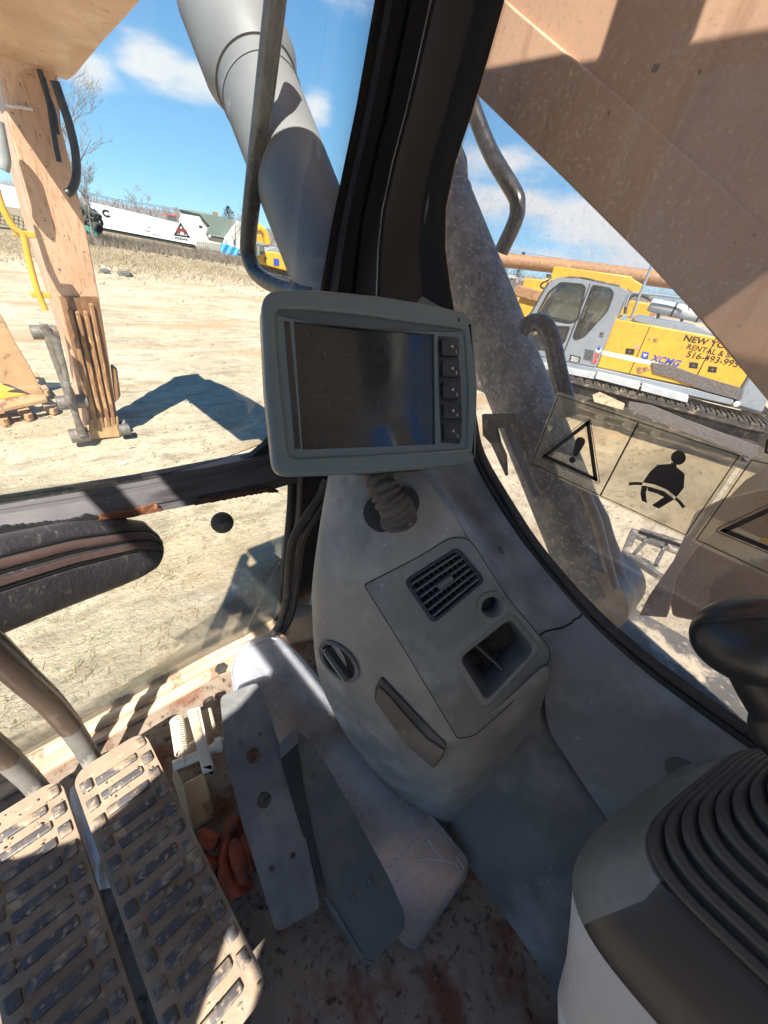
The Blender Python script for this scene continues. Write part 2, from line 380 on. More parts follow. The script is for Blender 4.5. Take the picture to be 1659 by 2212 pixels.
# loose straw and clods lying on the dirt
def scatter_straw():
    m = M('dry_straw', (.36, .28, .16), (.16, .12, .07), sc=3, rough=.9, bump=0)
    bm = bmesh.new()
    R = random.Random(3)
    for i in range(15000):
        px, py = R.uniform(-50, 1700), R.uniform(575, 1720) if i % 2 else R.uniform(900, 1720)
        p = gp(px, py)
        if p.y > 45 or p.x > 30: continue
        cl = mnoise.noise(Vector((p.x*1.3, p.y*1.6, 0)))
        if cl < R.uniform(-.05, .5): continue
        d = math.hypot(p.x, p.y); L = R.uniform(.012, .075)*(1+d*.05); w = (.0013+.0005*d)*R.uniform(.6, 1.3); a = R.gauss(.4, .9)
        z = gz(p.x, p.y)+.004
        u = Vector((math.cos(a), math.sin(a), R.uniform(-.05, .35)))*L; s = Vector((-math.sin(a), math.cos(a), 0))*w; o = Vector((p.x, p.y, z))
        t = Vector((0, 0, w))
        q = [bm.verts.new(o-s), bm.verts.new(o+s), bm.verts.new(o+u*.6+t*3), bm.verts.new(o+u)]
        bm.faces.new((q[0], q[1], q[2])); bm.faces.new((q[0], q[2], q[3]))
    o = obj('dry_straw', bm, m, center=False); struct(o, 'stuff'); o['label'] = 'scattered bits of dry straw lying over the sandy yard'
    m2 = M('clods', (.30, .23, .145), (.20, .155, .10), sc=30, rough=.95, bump=.4)
    bm = bmesh.new()
    for i in range(7000):
        px, py = R.uniform(-50, 1700), R.uniform(600, 1700); p = gp(px, py)
        if p.y > 40: continue
        if mnoise.noise(Vector((p.x*.9, p.y*1.4, 9))) < R.uniform(-.3, .4): continue
        d = math.hypot(p.x, p.y); r = R.uniform(.003, .006)*(1+d*.09)*(1 if R.random() < .85 else 2.6)
        mt_ = Matrix.Translation((p.x, p.y, gz(p.x, p.y)+r*.1)) @ Matrix.Diagonal((R.uniform(.8, 1.8)*r, r, r*.6, 1))
        bmesh.ops.create_icosphere(bm, subdivisions=1, radius=1, matrix=mt_)
    for v in bm.verts: v.co += Vector((R.uniform(-1, 1), R.uniform(-1, 1), R.uniform(-1, 1)))*.003
    o = obj('dirt_clods', bm, m2, center=False, smooth=True); struct(o, 'stuff'); o['label'] = 'small clods of earth and pebbles strewn over the yard'
    m3 = M('weed_green', (.16, .20, .07), (.28, .26, .12), sc=9, rough=.9, bump=0)
    bm = bmesh.new()
    spots = [(150, 1300, .9), (190, 1440, 1.2), (330, 1190, .7), (355, 1150, .9), (540, 1130, .5), (230, 1370, 1.0), (560, 1230, .8), (610, 1060, .6), (150, 1330, 1), (310, 1480, 1.2),
             (600, 1090, .6), (90, 1290, .9), (420, 1210, .5), (345, 820, .4), (300, 1020, .6), (60, 1230, 1), (270, 1160, .7), (450, 1100, .6), (200, 1270, .8), (530, 1300, .6)]
    for px, py, s in spots:
        c = gp(px, py)
        for k in range(60):
            a = R.uniform(0, 6.28); L = R.uniform(.03, .09)*s; o = Vector((c.x+R.gauss(0, .10)*s, c.y+R.gauss(0, .07)*s, gz(c.x, c.y)))
            u = Vector((math.cos(a)*.7, math.sin(a)*.7, R.uniform(.2, .8)))*L; sd = Vector((-math.sin(a), math.cos(a), 0))*.0022
            q = [bm.verts.new(o-sd), bm.verts.new(o+sd), bm.verts.new(o+u)]; bm.faces.new(q)
    o = obj('weed_tufts', bm, m3, center=False); struct(o, 'stuff'); o['label'] = 'thin grass and weed tufts sprouting from the dirt below the window'
scatter_straw()
# pale stone, dark rocks
m_rock = M('stone', (.45, .44, .40), (.3, .29, .26), sc=20, rough=.9, bump=.3)
m_drock = M('dark_stone', (.06, .06, .065), (.12, .12, .11), sc=20, rough=.9, bump=.3)
def rock(px, py, s, m, label, grp=None, sq=(1, 1, .7)):
    c = gp(px, py); bm = bmesh.new(); bmesh.ops.create_icosphere(bm, subdivisions=3, radius=s)
    for v in bm.verts:
        v.co = Vector((v.co.x*sq[0], v.co.y*sq[1], v.co.z*sq[2])); v.co *= 1+.35*mnoise.noise(v.co*2.2/s)
        v.co += Vector((c.x, c.y, gz(c.x, c.y)+s*sq[2]*.5))
    return tag(obj('rock', bm, m, smooth=True), label, 'rock', grp)
rock(262, 1000, .04, m_rock, 'small white stone on the sand between arm tip and window bar', sq=(1.3, .8, .5))
rock(228, 590, .22, m_drock, 'grey chunk of rubble, left of the two lying on the open dirt')
rock(272, 597, .22, m_drock, 'black block of rubble, right of the two lying on the open dirt', sq=(1.5, 1, .8))
rock(1260, 1110, .06, m_rock, 'pale stone on the ground behind the seat belt sticker')
# ------------------------------------------------------------ boom, arm, cylinders of this machine
def orange_paint(name, st=(1, 1, 1), rust=(.60, .64), s3_=(2.5, 2.5, .5)):
    return M(name, (.60, .37, .245), (.54, .315, .20), sc=3, rough=.5, bump=.12, bs=50, c3=(.23, .10, .04), t3=rust, s3=5, stretch=st, stretch3=s3_, c4=(.08, .04, .02), t4=(.70, .74), s4=28)
m_boom = M('faded_orange_boom_paint', (.57, .362, .24), (.46, .28, .18), sc=2.2, rough=.55, bump=.2, bs=45, c3=(.36, .20, .12), t3=(.58, .72), s3=3.2, stretch3=(5, 5, .55), c4=(.12, .06, .03), t4=(.70, .73), s4=34)
m_arm = M('worn_orange_arm_paint', (.60, .37, .245), (.50, .29, .18), sc=3, rough=.55, bump=.15, bs=50, c3=(.33, .18, .10), t3=(.54, .66), s3=6, stretch3=(9, 9, .45), c4=(.12, .06, .03), t4=(.66, .71), s4=26)
m_armside = M('pale_side_paint', (.62, .40, .28), (.52, .30, .19), sc=4, rough=.5, c3=(.2, .1, .05), t3=(.66, .7), s3=9)
m_yel = M('yellow_paint', (.60, .33, .035), (.52, .28, .03), sc=4, rough=.4, bump=.05, c3=(.2, .12, .05), t3=(.68, .72), s3=9)
m_grey = M('grey_cylinder_paint', (.165, .166, .168), (.125, .128, .136), sc=3, rough=.55, bump=.08, bs=80, c3=(.25, .24, .22), t3=(.62, .7), s3=6, c4=(.09, .085, .08), t4=(.71, .75), s4=30)
m_mud = M('mud_splashed_grey_paint', (.165, .163, .158), (.105, .105, .104), sc=7, rough=.7, bump=.35, bs=90, c3=(.28, .265, .24), t3=(.48, .62), s3=22, c4=(.42, .39, .35), t4=(.57, .66), s4=90)
m_steel = M('dirty_steel', (.22, .20, .18), (.11, .09, .075), sc=14, rough=.5, metal=.4, bump=.3, c3=(.2, .09, .04), t3=(.6, .68), s3=14)
m_chrome = M('chrome_rod', (.7, .7, .7), (.6, .6, .6), rough=.12, metal=1, bump=0)
m_hose = M('hydraulic_hose', (.015, .016, .02), (.03, .03, .033), rough=.45, bump=.2)
boom = thing('machine_boom', 'faded orange banana shaped boom rising past the right window', 'boom', (1.0, -.5, 2.0))
# side profile in (y, z)
lo = [(-1.2, 1.62), (-.75, 1.80), (-.3, 2.36), (.026, 2.573), (.148, 2.651), (.251, 2.712), (.43, 2.811), (.66, 2.935), (1.2, 3.24), (1.75, 3.52), (2.3, 3.70), (3.0, 3.76), (3.7, 3.70), (4.6, 3.66), (5.6, 3.60), (5.75, 3.6)]
hi = [(6.05, 3.75), (6.05, 4.0), (5.2, 4.2), (4.0, 4.4), (3.1, 4.52), (2.2, 4.5), (1.2, 4.25), (.3, 3.85), (-.5, 3.2), (-1.2, 2.3)]
prof = lo+hi
BX0, BX1 = .80, 1.22
extr('boom_body', [Vector((BX0, y, z)) for y, z in prof], (BX1-BX0, 0, 0), m_boom, boom, bevel=.012)
extr('boom_nose', [Vector((.50, y, z)) for y, z in [(3.0, 3.755), (3.7, 3.694), (4.6, 3.654), (5.6, 3.594), (5.85, 3.594), (6.06, 3.75), (6.06, 4.0), (5.2, 4.21), (4.0, 4.41), (3.3, 4.49)]], (.725, 0, 0), m_boom, boom, bevel=.02)
# lower flange plate: a lighter, slightly raised strip along the bottom edge
def strip_off(L, d):
    out = []
    for i, (y, z) in enumerate(L):
        a = Vector(L[max(i-1, 0)]); b = Vector(L[min(i+1, len(L)-1)]); t = (b-a).normalized(); out.append((y-t.y*d, z+t.x*d))
    return out
lo2 = lo[2:12]; up = strip_off(lo2, .10)
extr('bottom_flange', [Vector((BX0-.006, y, z-.008)) for y, z in lo2]+[Vector((BX0-.006, y, z)) for y, z in up[::-1]], (.02, 0, 0), m_boom, boom, bevel=.003)
# curved underside flange showing near the boom end
# foot of the boom with its bracket at lower right
bk = [onx(*p, .86) for p in [(1450, 1335), (1440, 1270), (1470, 1225), (1500, 1180), (1530, 1150), (1560, 1120), (1700, 1040), (2100, 1000), (2100, 1560), (1700, 1420), (1500, 1345)]]
m_foot = M('mud_shaded_orange', (.36, .19, .11), (.44, .26, .17), sc=7, rough=.7, c3=(.5, .42, .32), t3=(.63, .7), s3=14, bump=.2)  # darker than the boom: shade painted in, plus mud flecks
extr('boom_foot', bk, (.3, 0, 0), m_foot, boom, bevel=.01)
m_pink = M('sunlit_pink', (.62, .42, .34), (.55, .36, .28), sc=3, rough=.35, c3=(.3, .16, .1), t3=(.66, .7), s3=9)  # pale pink puts the sunlit part of the foot into the colour
extr('foot_bracket', [onx(*p, .84) for p in [(1380, 1330), (1400, 1290), (1455, 1210), (1500, 1110), (1560, 1080), (1900, 1000), (1900, 1080), (1640, 1110), (1560, 1130), (1500, 1190), (1460, 1250), (1440, 1335)]], (.015, 0, 0), m_pink, boom, bevel=.002)
# arm
arm = thing('dipper_stick', 'worn orange arm standing upright with its tip on the sand', 'arm', (.85, 6.1, 0))
AX0, AX1 = .60, 1.02
def armx(py): return None
af = []   # near face corner rows (px left, px right)
for (xl, yl, xr, yr, Y) in [(-25, 60, 118, 60, 5.7), (18, 260, 132, 270, 5.75), (68, 470, 183, 480, 5.85), (118, 640, 214, 640, 5.95), (158, 780, 236, 780, 6.05), (190, 942, 258, 938, 6.15)]:
    af.append((ony(xl, yl, Y), ony(xr, yr, Y), ony(xl, yl, Y), Y))
vs = []; fs = []
dep = [.8, .75, .7, .6, .5, .38]
for i, (a, b, _, Y) in enumerate(af):
    d = dep[i]; vs += [a, b, b+Vector((0, d, 0)), a+Vector((0, d, 0))]
for i in range(len(af)-1):
    for k in range(4): fs.append((i*4+k, i*4+(k+1) % 4, i*4+4+(k+1) % 4, i*4+4+k))
fs += [(3, 2, 1, 0), (20, 21, 22, 23)]
obj('arm_body', (vs, fs), m_arm, arm, bevel=.012)
# pale side face strip with long ribs
vs = []
sp = [(-22, 60, 5.7), (19, 260, 5.75), (69, 470, 5.85), (119, 640, 5.95), (159, 780, 6.05), (191, 942, 6.15)]
for x, y, Y in sp:
    a = ony(x, y, Y)+Vector((-.006, .015, 0)); vs += [a, a+Vector((0, .30, 0))]
obj('side_strip', (vs, [(2*i, 2*i+1, 2*i+3, 2*i+2) for i in range(5)]), m_armside, arm)
# wear strips welded to the lower back face, dark stained grooves between
m_rust = M('rusty_worn_steel', (.30, .16, .075), (.20, .10, .05), sc=18, rough=.7, bump=.3, c3=(.45, .27, .13), t3=(.55, .62), s3=20, stretch=(1, 1, .25))
for x0, y0, x1, y1 in [(150, 668, 209, 925), (166, 672, 222, 922), (184, 672, 236, 920), (196, 655, 247, 915)]:
    a, b = ony(x0, y0, 5.94), ony(x1, y1, 6.11)
    m_ = bmesh.new(); ax_z = (b-a).normalized(); ax_x = Vector((1, 0, 0)); ax_y = ax_z.cross(ax_x).normalized(); ax_x = ax_y.cross(ax_z)
    add_box(m_, (a+b)/2, (.045, .05, (b-a).length), (ax_x, ax_y, ax_z)); obj('wear_strip', m_, m_rust, arm, bevel=.012)
a = [ony(x, y, 5.98) for x, y in [(142, 612), (208, 640), (259, 938), (192, 942)]]
m_rustd = M('rust_stain_plate', (.16, .075, .04), (.26, .13, .06), sc=12, rough=.8, bump=.3, c3=(.4, .24, .12), t3=(.6, .66), s3=15, stretch=(1, 1, .3))
pp = [ony(x, y, Y)+Vector((0, -.012, 0)) for x, y, Y in [(128, 640, 5.95), (208, 640, 5.95), (233, 780, 6.05), (255, 915, 6.13), (196, 918, 6.13), (163, 780, 6.05)]]
obj('lower_plate', ([p for p in pp]+[p+Vector((0, .02, 0)) for p in pp], [(0, 1, 2, 5), (5, 2, 3, 4)]+[(i, (i+1) % 6, (i+1) % 6+6, i+6) for i in range(6)]), m_rustd, arm)
pp = [ony(x, y, 6.09) for x, y in [(196, 905), (255, 900), (260, 944), (188, 950)]]
m_toe = M('muddy_toe', (.42, .27, .13), (.30, .18, .09), sc=12, rough=.8, bump=.3)
extr('toe_plate', pp, (0, .1, 0), m_toe, arm, bevel=.01)
# chalk mark near top
a = ony(28, 229, 4.98)
tube('chalk_mark', [ony(x, y, 5.69) for x, y in [(12, 226), (25, 230), (40, 231), (70, 236)]], .012, M('chalk', (.7, .68, .65), rough=.9), arm, seg=6)
# hydraulic pipe and bucket linkage on the left
pipe = [ony(x, y, 5.6) for x, y in [(-20, 360), (2, 440), (28, 490), (50, 510), (62, 560), (80, 625), (98, 670)]]
tube('yellow_pipe', pipe, .028, m_yel, arm, curve=4)
for x, y in [(53, 505), (88, 637)]:
    box('pipe_clamp', ony(x, y, 5.62), (.16, .05, .05), m_yel, arm, bevel=.006)
tube('linkage_bar', [ony(x, y, 5.9) for x, y in [(95, 700), (110, 740), (128, 800), (150, 850), (165, 900), (178, 940)]], [.03, .05, .035, .055, .035, .05], m_steel, arm)
tube('linkage_bar', [ony(x, y, 5.8) for x, y in [(90, 705), (120, 735), (140, 800), (150, 870)]], [.03, .045, .03, .045], m_steel, arm)
for x, y, r, l in [(97, 718, .075, .24), (156, 868, .085, .3), (172, 940, .09, .2), (268, 928, .075, .12)]:
    c = ony(x, y, 6.0); tube('pivot_pin', [c-Vector((l/2, 0, 0)), c+Vector((l/2, 0, 0))], r, m_steel, arm, seg=18)
extr('pin_boss', [ony(x, y, 6.12) for x, y in [(262, 918), (270, 908), (276, 925), (280, 940), (276, 948), (262, 946)]], (0, .12, 0), m_steel, arm, bevel=.01)
extr('link_plate', [ony(x, y, 6.1) for x, y in [(238, 790), (250, 800), (258, 860), (248, 870)]], (.04, .1, 0), m_rustd, arm, bevel=.008)
# bucket cylinder on the arm's far left side with coil
for px in ([(85, 150), (100, 200), (115, 240), (124, 290)], [(92, 165), (108, 230), (112, 260), (122, 320), (128, 350)]):
    tube('hose', [ony(x, y, 5.65) for x, y in px], .022, m_hose, arm, curve=6)
tube('hose', [ony(x, y, 5.5) for x, y in [(118, 175), (132, 215), (150, 270), (163, 330), (165, 380), (155, 410), (143, 418)]], .034, m_hose, arm, curve=6)
tube('hose_spiral', [ony(x, y, 5.6) for x, y in [(-8, 260), (2, 310), (8, 345), (4, 365)]], .05, M('grey_spiral', (.3, .33, .33), (.2, .2, .2), sc=3), arm, curve=4)
# boom cylinders
CD = Vector((.09, .71, .69)).normalized(); CD = Vector((.03, .715, .698)).normalized()
def cyl_at(px, py, X, r, lo_, hi_, label, gland):
    c = onx(px, py, X); t = thing('boom_cylinder', label, 'hydraulic cylinder', tuple(c+CD*lo_), 'boom cylinders of this machine')
    tube('barrel', [c+CD*lo_, c+CD*gland], r, m_grey, t, seg=48)
    tube('weld_ring', [c+CD*(gland-.066), c+CD*(gland-.058)], r+.0025, m_grey, t, seg=48)
    tube('gland', [c+CD*(gland-.02), c+CD*(gland+.03), c+CD*(gland+.24)], [r*1.05, r*1.2, r*1.2], m_grey, t, seg=48)
    tube('rod', [c+CD*(gland+.2), c+CD*hi_], r*.6, m_chrome, t, seg=32)
    tube('base_eye', [c+CD*lo_+Vector((-.09, 0, 0)), c+CD*lo_+Vector((.09, 0, 0))], r*1.1, m_steel, t, seg=32)
    return t, c
cyA, cA = cyl_at(640, 400, .735, .108, -1.2, 2.2, 'thick grey boom cylinder seen left of the black pillar', .325)
m_clean = m_grey; m_grey = m_mud
cyB, cB = cyl_at(1097, 790, 1.33, .108, -.85, .95, 'dusty grey boom cylinder seen through the right window', .70)
m_grey = m_clean
tube('hydraulic_pipe', [cB+CD*-.45+Vector((-.13, .0, -.02)), cB+CD*-.2+Vector((-.135, 0, -.02))], .012, m_grey, cyB)
tube('hydraulic_pipe', [onx(x, y, 1.2) for x, y in [(1250, 1030), (1290, 1130), (1325, 1270)]], .016, m_steel, cyB)
tube('hydraulic_pipe', [onx(x, y, 1.28) for x, y in [(1262, 1050), (1300, 1120), (1345, 1275)]], .022, m_grey, cyB)
# guard rails outside the cab
m_rail = M('black_rail_paint', (.018, .018, .02), (.04, .038, .036), sc=14, rough=.28, bump=.08, c4=(.3, .28, .25), t4=(.72, .76), s4=60)
r1 = tube('grab_rail', [onx(x, y, .63) for x, y in [(607, -260), (600, -60), (588, 60), (566, 250), (548, 400), (537, 510), (538, 555), (556, 592), (600, 618), (680, 640)]], .0225, m_rail, curve=5, seg=16)
tag(r1, 'black bent grab rail in front of the left boom cylinder', 'grab rail')
tag(tube('grab_rail', [onx(x, y, 1.75) for x, y in [(985, 130), (1022, 235), (1060, 330), (1110, 415), (1118, 445), (1112, 480), (1082, 545)]], .032, m_rail, curve=5, seg=14), 'grey hand rail bent like an elbow against the sky behind the right cylinder', 'hand rail')
tag(tube('grab_rail', [onx(x, y, 1.2) for x, y in [(1130, 712), (1150, 697), (1175, 702), (1192, 735), (1206, 800), (1222, 862), (1228, 900)]], .025, m_rail, curve=5, seg=14), 'hooped handrail by the cylinder in front of the grey cab', 'hand rail')
# platform, steps and brackets below the right window
dk = thing('side_platform', 'dirty steel platform and steps beside the right window', 'platform', (1.3, .1, 1.35))
m_plat = M('dirty_platform', (.045, .042, .038), (.10, .09, .08), sc=5, rough=.8, bump=.6, c3=(.34, .28, .20), t3=(.55, .62), s3=5, c4=(.2, .17, .14), t4=(.6, .66), s4=30)
extr('deck', [onz(x, y, 1.35) for x, y in [(1080, 1240), (1240, 1235), (1400, 1330), (1560, 1420), (1800, 1700), (1500, 1800), (1200, 1400)]], (0, 0, -.05), m_plat, dk, bevel=.004)
for L in ([(1345, 1190), (1365, 1140), (1490, 1180), (1520, 1215), (1505, 1205), (1375, 1155), (1362, 1192)], [(1345, 1190), (1372, 1195), (1480, 1250), (1465, 1270)], [(1405, 1150), (1412, 1153), (1372, 1200), (1364, 1196)], [(1440, 1165), (1448, 1168), (1420, 1225), (1411, 1222)], [(1385, 1140), (1500, 1175), (1515, 1195), (1490, 1190), (1375, 1152)]):
    extr('step_bar', [onz(x, y, 1.05) for x, y in L], (0, 0, -.04), m_plat, dk, bevel=.003)
extr('bracket', [onx(x, y, 1.15) for x, y in [(1040, 895), (1110, 895), (1115, 925), (1070, 925), (1078, 960), (1090, 985), (1092, 1030), (1060, 960), (1042, 940)]], (.02, 0, 0), m_plat, dk, bevel=.003)
extr('hinge_plate', [onx(x, y, 1.6) for x, y in [(985, 640), (1000, 618), (1016, 630), (1030, 690), (1010, 720), (990, 700)]], (.02, 0, 0), m_grey, dk, bevel=.004)
# ------------------------------------------------------------ the cab around the camera
FZ = 1.62
m_cabgrey = M('cab_grey_steel', (.10, .105, .11), (.14, .14, .145), sc=5, rough=.6, bump=.1)
m_cabin = M('cab_lining', (.62, .61, .58), (.55, .54, .52), sc=5, rough=.7, bump=.1)
m_floor = M('rusty_dirty_floor', (.165, .127, .095), (.26, .20, .15), sc=9, rough=.85, bump=.7, bs=90, c3=(.15, .055, .03), t3=(.50, .64), s3=10, c4=(.035, .022, .016), t4=(.56, .72), s4=70, bd=.004)
m_tan = M('dusty_tan_steel', (.55, .42, .29), (.40, .29, .19), sc=10, rough=.8, bump=.35, bs=50, c3=(.22, .15, .10), t3=(.58, .64), s3=14)
m_rubber = M('window_seal_rubber', (.022, .021, .022), (.05, .045, .04), sc=20, rough=.6, bump=.3, c4=(.16, .13, .10), t4=(.66, .72), s4=40)
m_glass = glass('clear_window_glass', tint=(.97, .985, .97), dust=.012)
m_glasslow = glass('tinted_lower_glass', tint=(.975, .985, .955), dust=.02, refl=.8)
m_glassr = glass('dirty_side_glass', tint=(.95, .94, .93), dust=.055, dcol=(.70, .67, .66), refl=.45, dsc=210, smear=.03)
cab = thing('excavator_cab', 'dark cab interior frame with front windows, roof and dirty floor', 'cab', (0, 0, FZ))
box('floor', (.09, -.10, FZ-.02), (1.08, 1.72, .04), m_floor, cab, bevel=.004)
# roof with rounded visor
rfr = Fr((0, 0, 3.35), (1, 0, 0), v=(0, 1, 0), n=(0, 0, -1))
plate('roof', rfr, [(-.38, -.97), (.60, -.97), (.60, .80), (.55, .86), (-.38, .86)], .06, m_cabin, cab, c=.06, bevel=.01, holes=[rrect(.495, -.60, .15, .66, .02)])
box('roof_skin', (-.30, -.62, 3.32), (.30, .66, .03), m_cabgrey, cab)
box('added_roof_hatch', (.495, -.60, 3.352), (.17, .68, .005), glass('added_hatch_glass', tint=(.90, .91, .93), dust=.01), cab, bevel=0)  # hatch added so the monitor screen mirrors sky
box('rear_wall', (.09, -.95, 1.7), (1.08, .04, .2), m_cabin, cab)
box('rear_upper_sun_block', (.0, -.95, 3.02), (.84, .04, .54), m_cabin, cab)  # unseen rear wall, its openings sized to block sun and admit fill
box('rear_left_sun_block', (-.36, -.95, 2.47), (.12, .04, .54), m_cabin, cab)  # block added at the rear wall's left to keep sun off the floor
for x in (-.40, .57): box('rear_pillar', (x, -.93, 2.8), (.09, .07, 1.0), m_cabin, cab)
box('front_left_pillar', (-.42, .80, 2.45), (.06, .08, 1.7), m_blackp, cab)
dfr = Fr((-.455, 0, 0), (0, 1, 0), (0, 0, 1))  # unseen left door, its openings shaped to place the sun patches
plate('door_sun_mask', dfr, [(-.95, 1.6), (.80, 1.6), (.84, 2.2), (.70, 3.30), (-.95, 3.30)], .03, m_cabin, cab, bevel=.004, holes=[
    roundp([(.70, 2.12), (.62, 3.24), (-.40, 3.24), (-.34, 3.1), (-.20, 2.85), (-.07, 2.59), (.008, 2.45), (.16, 2.27), (.34, 2.12)], [.05, .05, .01, 0, 0, 0, 0, 0, .1]),
    [(-.36, 2.50), (-.41, 2.74), (-.52, 2.74), (-.45, 2.50)],
    roundp([(.70, 1.70), (.70, 2.05), (-.85, 2.05), (-.85, 1.70)], .04)])
box('side_lower_wall', (.635, -.30, 1.86), (.03, 1.25, .52), m_cabgrey, cab)
box('roof_rail', (.595, -.1, 3.27), (.03, 1.7, .04), m_cabin, cab)
box('roof_rail', (-.42, -.80, 3.31), (.09, .30, .03), m_cabin, cab)  # plate added to close the left roof gap against the sun
# lug on the roof whose shadow falls on the boom
lug = Fr((.585, .13, 3.345), (0, 1, 0), (0, 0, 1)); 
plate('lifting_lug', lug, roundp([(-.055, -.01), (.05, -.01), (.045, .165), (-.045, .165)], [0, 0, .045, .045]), .02, m_cabgrey, cab, holes=[circ(0, .105, .023, 16)])
# right front pillar: lofted from measured edges, grooved across
PL = [(-220, 853), (0, 819), (235, 777), (474, 726), (625, 698), (800, 668), (980, 640), (1100, 640)]
PR = [(-220, 1130), (0, 1090), (210, 1031), (353, 983), (449, 963), (551, 961), (665, 980), (800, 1003), (960, 1033)]
def prow(t):
    yl = np.interp(t, [0, 1, 2, 3, 4, 5, 6], [-220, 0, 235, 474, 625, 800, 980]); xl = np.interp(yl, [p[0] for p in PL], [p[1] for p in PL])
    yr = np.interp(t, [0, 1, 2, 3, 4, 5, 6], [-220, 0, 260, 449, 620, 800, 960]); xr = np.interp(yr, [p[0] for p in PR], [p[1] for p in PR])
    a = onx(xl, yl, .60); b = onx(xr, yr, .62); return a, b
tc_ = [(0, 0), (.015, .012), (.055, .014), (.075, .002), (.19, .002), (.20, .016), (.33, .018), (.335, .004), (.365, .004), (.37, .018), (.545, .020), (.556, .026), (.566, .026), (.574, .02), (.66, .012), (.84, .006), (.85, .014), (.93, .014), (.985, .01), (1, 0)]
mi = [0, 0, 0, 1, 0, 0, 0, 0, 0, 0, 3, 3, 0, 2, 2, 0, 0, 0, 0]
vs = []; fs = []; fm = []
ts = [0, .5, 1, 1.5, 2, 2.5, 3, 3.5, 4, 4.5, 5, 5.5, 6]
for t in ts:
    a, b = prow(t); nrm = Vector((b-a)).cross(Vector((0, -.1, 1))).normalized()
    if nrm.dot(V(EYE)-a) < 0: nrm = -nrm
    for s, r in tc_:
        vs.append(a+(b-a)*s+nrm*r)
    for s in (.97, .03):
        q = a+(b-a)*s; vs.append(q+(q-V(EYE)).normalized()*.05)
K = len(tc_)+2
for i in range(len(ts)-1):
    for k in range(K):
        fs.append((i*K+k, i*K+(k+1) % K, (i+1)*K+(k+1) % K, (i+1)*K+k)); fm.append(mi[k] if k < len(mi) else 0)
m_white = M('pale_paint_edge', (.26, .25, .24), (.08, .08, .08), sc=20, rough=.5)  # thin pale line along the raised pillar edge
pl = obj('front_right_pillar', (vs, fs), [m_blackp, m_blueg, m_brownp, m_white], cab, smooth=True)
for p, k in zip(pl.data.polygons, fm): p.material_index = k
pl.data.set_sharp_from_angle(angle=math.radians(28))
# corner post below the window bar, seal and hoses beside the console
cp = [(628, 1030), (700, 1030), (690, 1180), (665, 1330), (650, 1395), (600, 1345), (616, 1290), (624, 1180)]
extr('corner_post', [ony(x, y, .83 if y < 1250 else .80) for x, y in cp], (.02, .05, 0), m_rubber, cab, bevel=.004)
box('outer_corner_skin', (.66, .72, 1.9), (.02, .36, .75), m_cabgrey, cab)
seal = [ony(x, y, Y) for x, y, Y in [(-40, 1722, .735), (100, 1650, .74), (240, 1576, .745), (400, 1492, .75), (500, 1438, .76), (560, 1392, .765), (596, 1340, .77), (612, 1270, .78), (620, 1180, .79), (628, 1090, .80), (630, 1020, .82)]]
tube('window_seal', seal, .011, m_rubber, cab, curve=5)
m_seal2 = M('seal_edge', (.08, .07, .065), (.16, .14, .12), sc=30, rough=.6, stretch=(1, 1, .3))
tube('window_seal', [p+Vector((.014, -.02, -.010)) for p in seal], .008, m_seal2, cab, curve=5)
sp_ = [ony(x, y, .66) for x, y in [(706, 1035), (690, 1075), (660, 1120), (632, 1170), (624, 1240), (618, 1300), (606, 1345), (590, 1370)]]
tube('rubber_trim', sp_, .011, m_rubber, cab, curve=5)
tube('rubber_trim', [p+Vector((.022, -.01, .002)) for p in sp_], .009, M('brown_cable', (.06, .045, .04), (.03, .025, .025), rough=.5), cab, curve=5)
# lower front glass and its sill
lowz = [ony(x, y, Y) for x, y, Y in [(-160, 1775, .735), (500, 1438, .755), (560, 1392, .765), (600, 1335, .775), (622, 1180, .79), (632, 1010, .825), (-300, 1080, .835)]]
extr('lower_window', lowz, (0, .005, 0), m_glasslow, cab)
sill = [(-.44, .76), (.52, .79), (.60, .70), (.60, .60), (.40, .665), (.2, .69), (.0, .69), (-.44, .68)]
bm = bmesh.new()
sillz = FZ+.012
vs = [Vector((x, y, sillz)) for x, y in sill]
extr('front_sill', vs, (0, 0, -.04), m_tan, cab, bevel=.004)
tube('sill_lip', [Vector((-.43, .725, FZ+.018)), Vector((0, .725, FZ+.018)), Vector((.26, .728, FZ+.018)), Vector((.42, .71, FZ+.02))], .013, m_tan, cab, curve=4)
for x, y, r in [(.215, .70, .017)]:
    tube('sill_bolt', [Vector((x, y, sillz)), Vector((x, y, sillz+.006))], r, m_rubber, cab, seg=6)
# window bar with flaking paint
m_bar = M('flaking_bar_paint', (.10, .095, .10), (.055, .05, .055), sc=7, rough=.42, bump=.25, bs=30, c3=(.020, .018, .018), t3=(.58, .64), s3=6, stretch=(.5, 2, 2), c4=(.4, .38, .36), t4=(.72, .76), s4=40)
m_rustbar = M('flaking_rust', (.24, .085, .03), (.09, .035, .02), sc=24, rough=.9, bump=1.0, bs=60, c3=(.42, .22, .08), t3=(.6, .66), s3=30, c4=(.03, .02, .02), t4=(.6, .62), s4=26, bd=.006)
barpts = [(0, 1090, 0, 1160), (140, 1067, 140, 1145), (300, 1040, 300, 1110), (450, 1010, 450, 1082), (570, 985, 570, 1060), (640, 965, 640, 1040)]
vs = []; fs = []
rowsB = []
for x0, y0, x1, y1 in barpts:
    a, b = ony(x0, y0, .83), ony(x1, y1, .79); rowsB.append((a, b))
def barprofile(a, b, k):
    d = b-a; n = Vector((0, -1, .1))
    return [a+Vector((0, .035, 0)), a, a+d*.10+n*.006, a+d*.16+n*.004, a+d*.22+n*.012, a+d*.70+n*.014, a+d*.78+n*.008, a+d*1.0+n*(.006), b+Vector((0, .045, 0))]
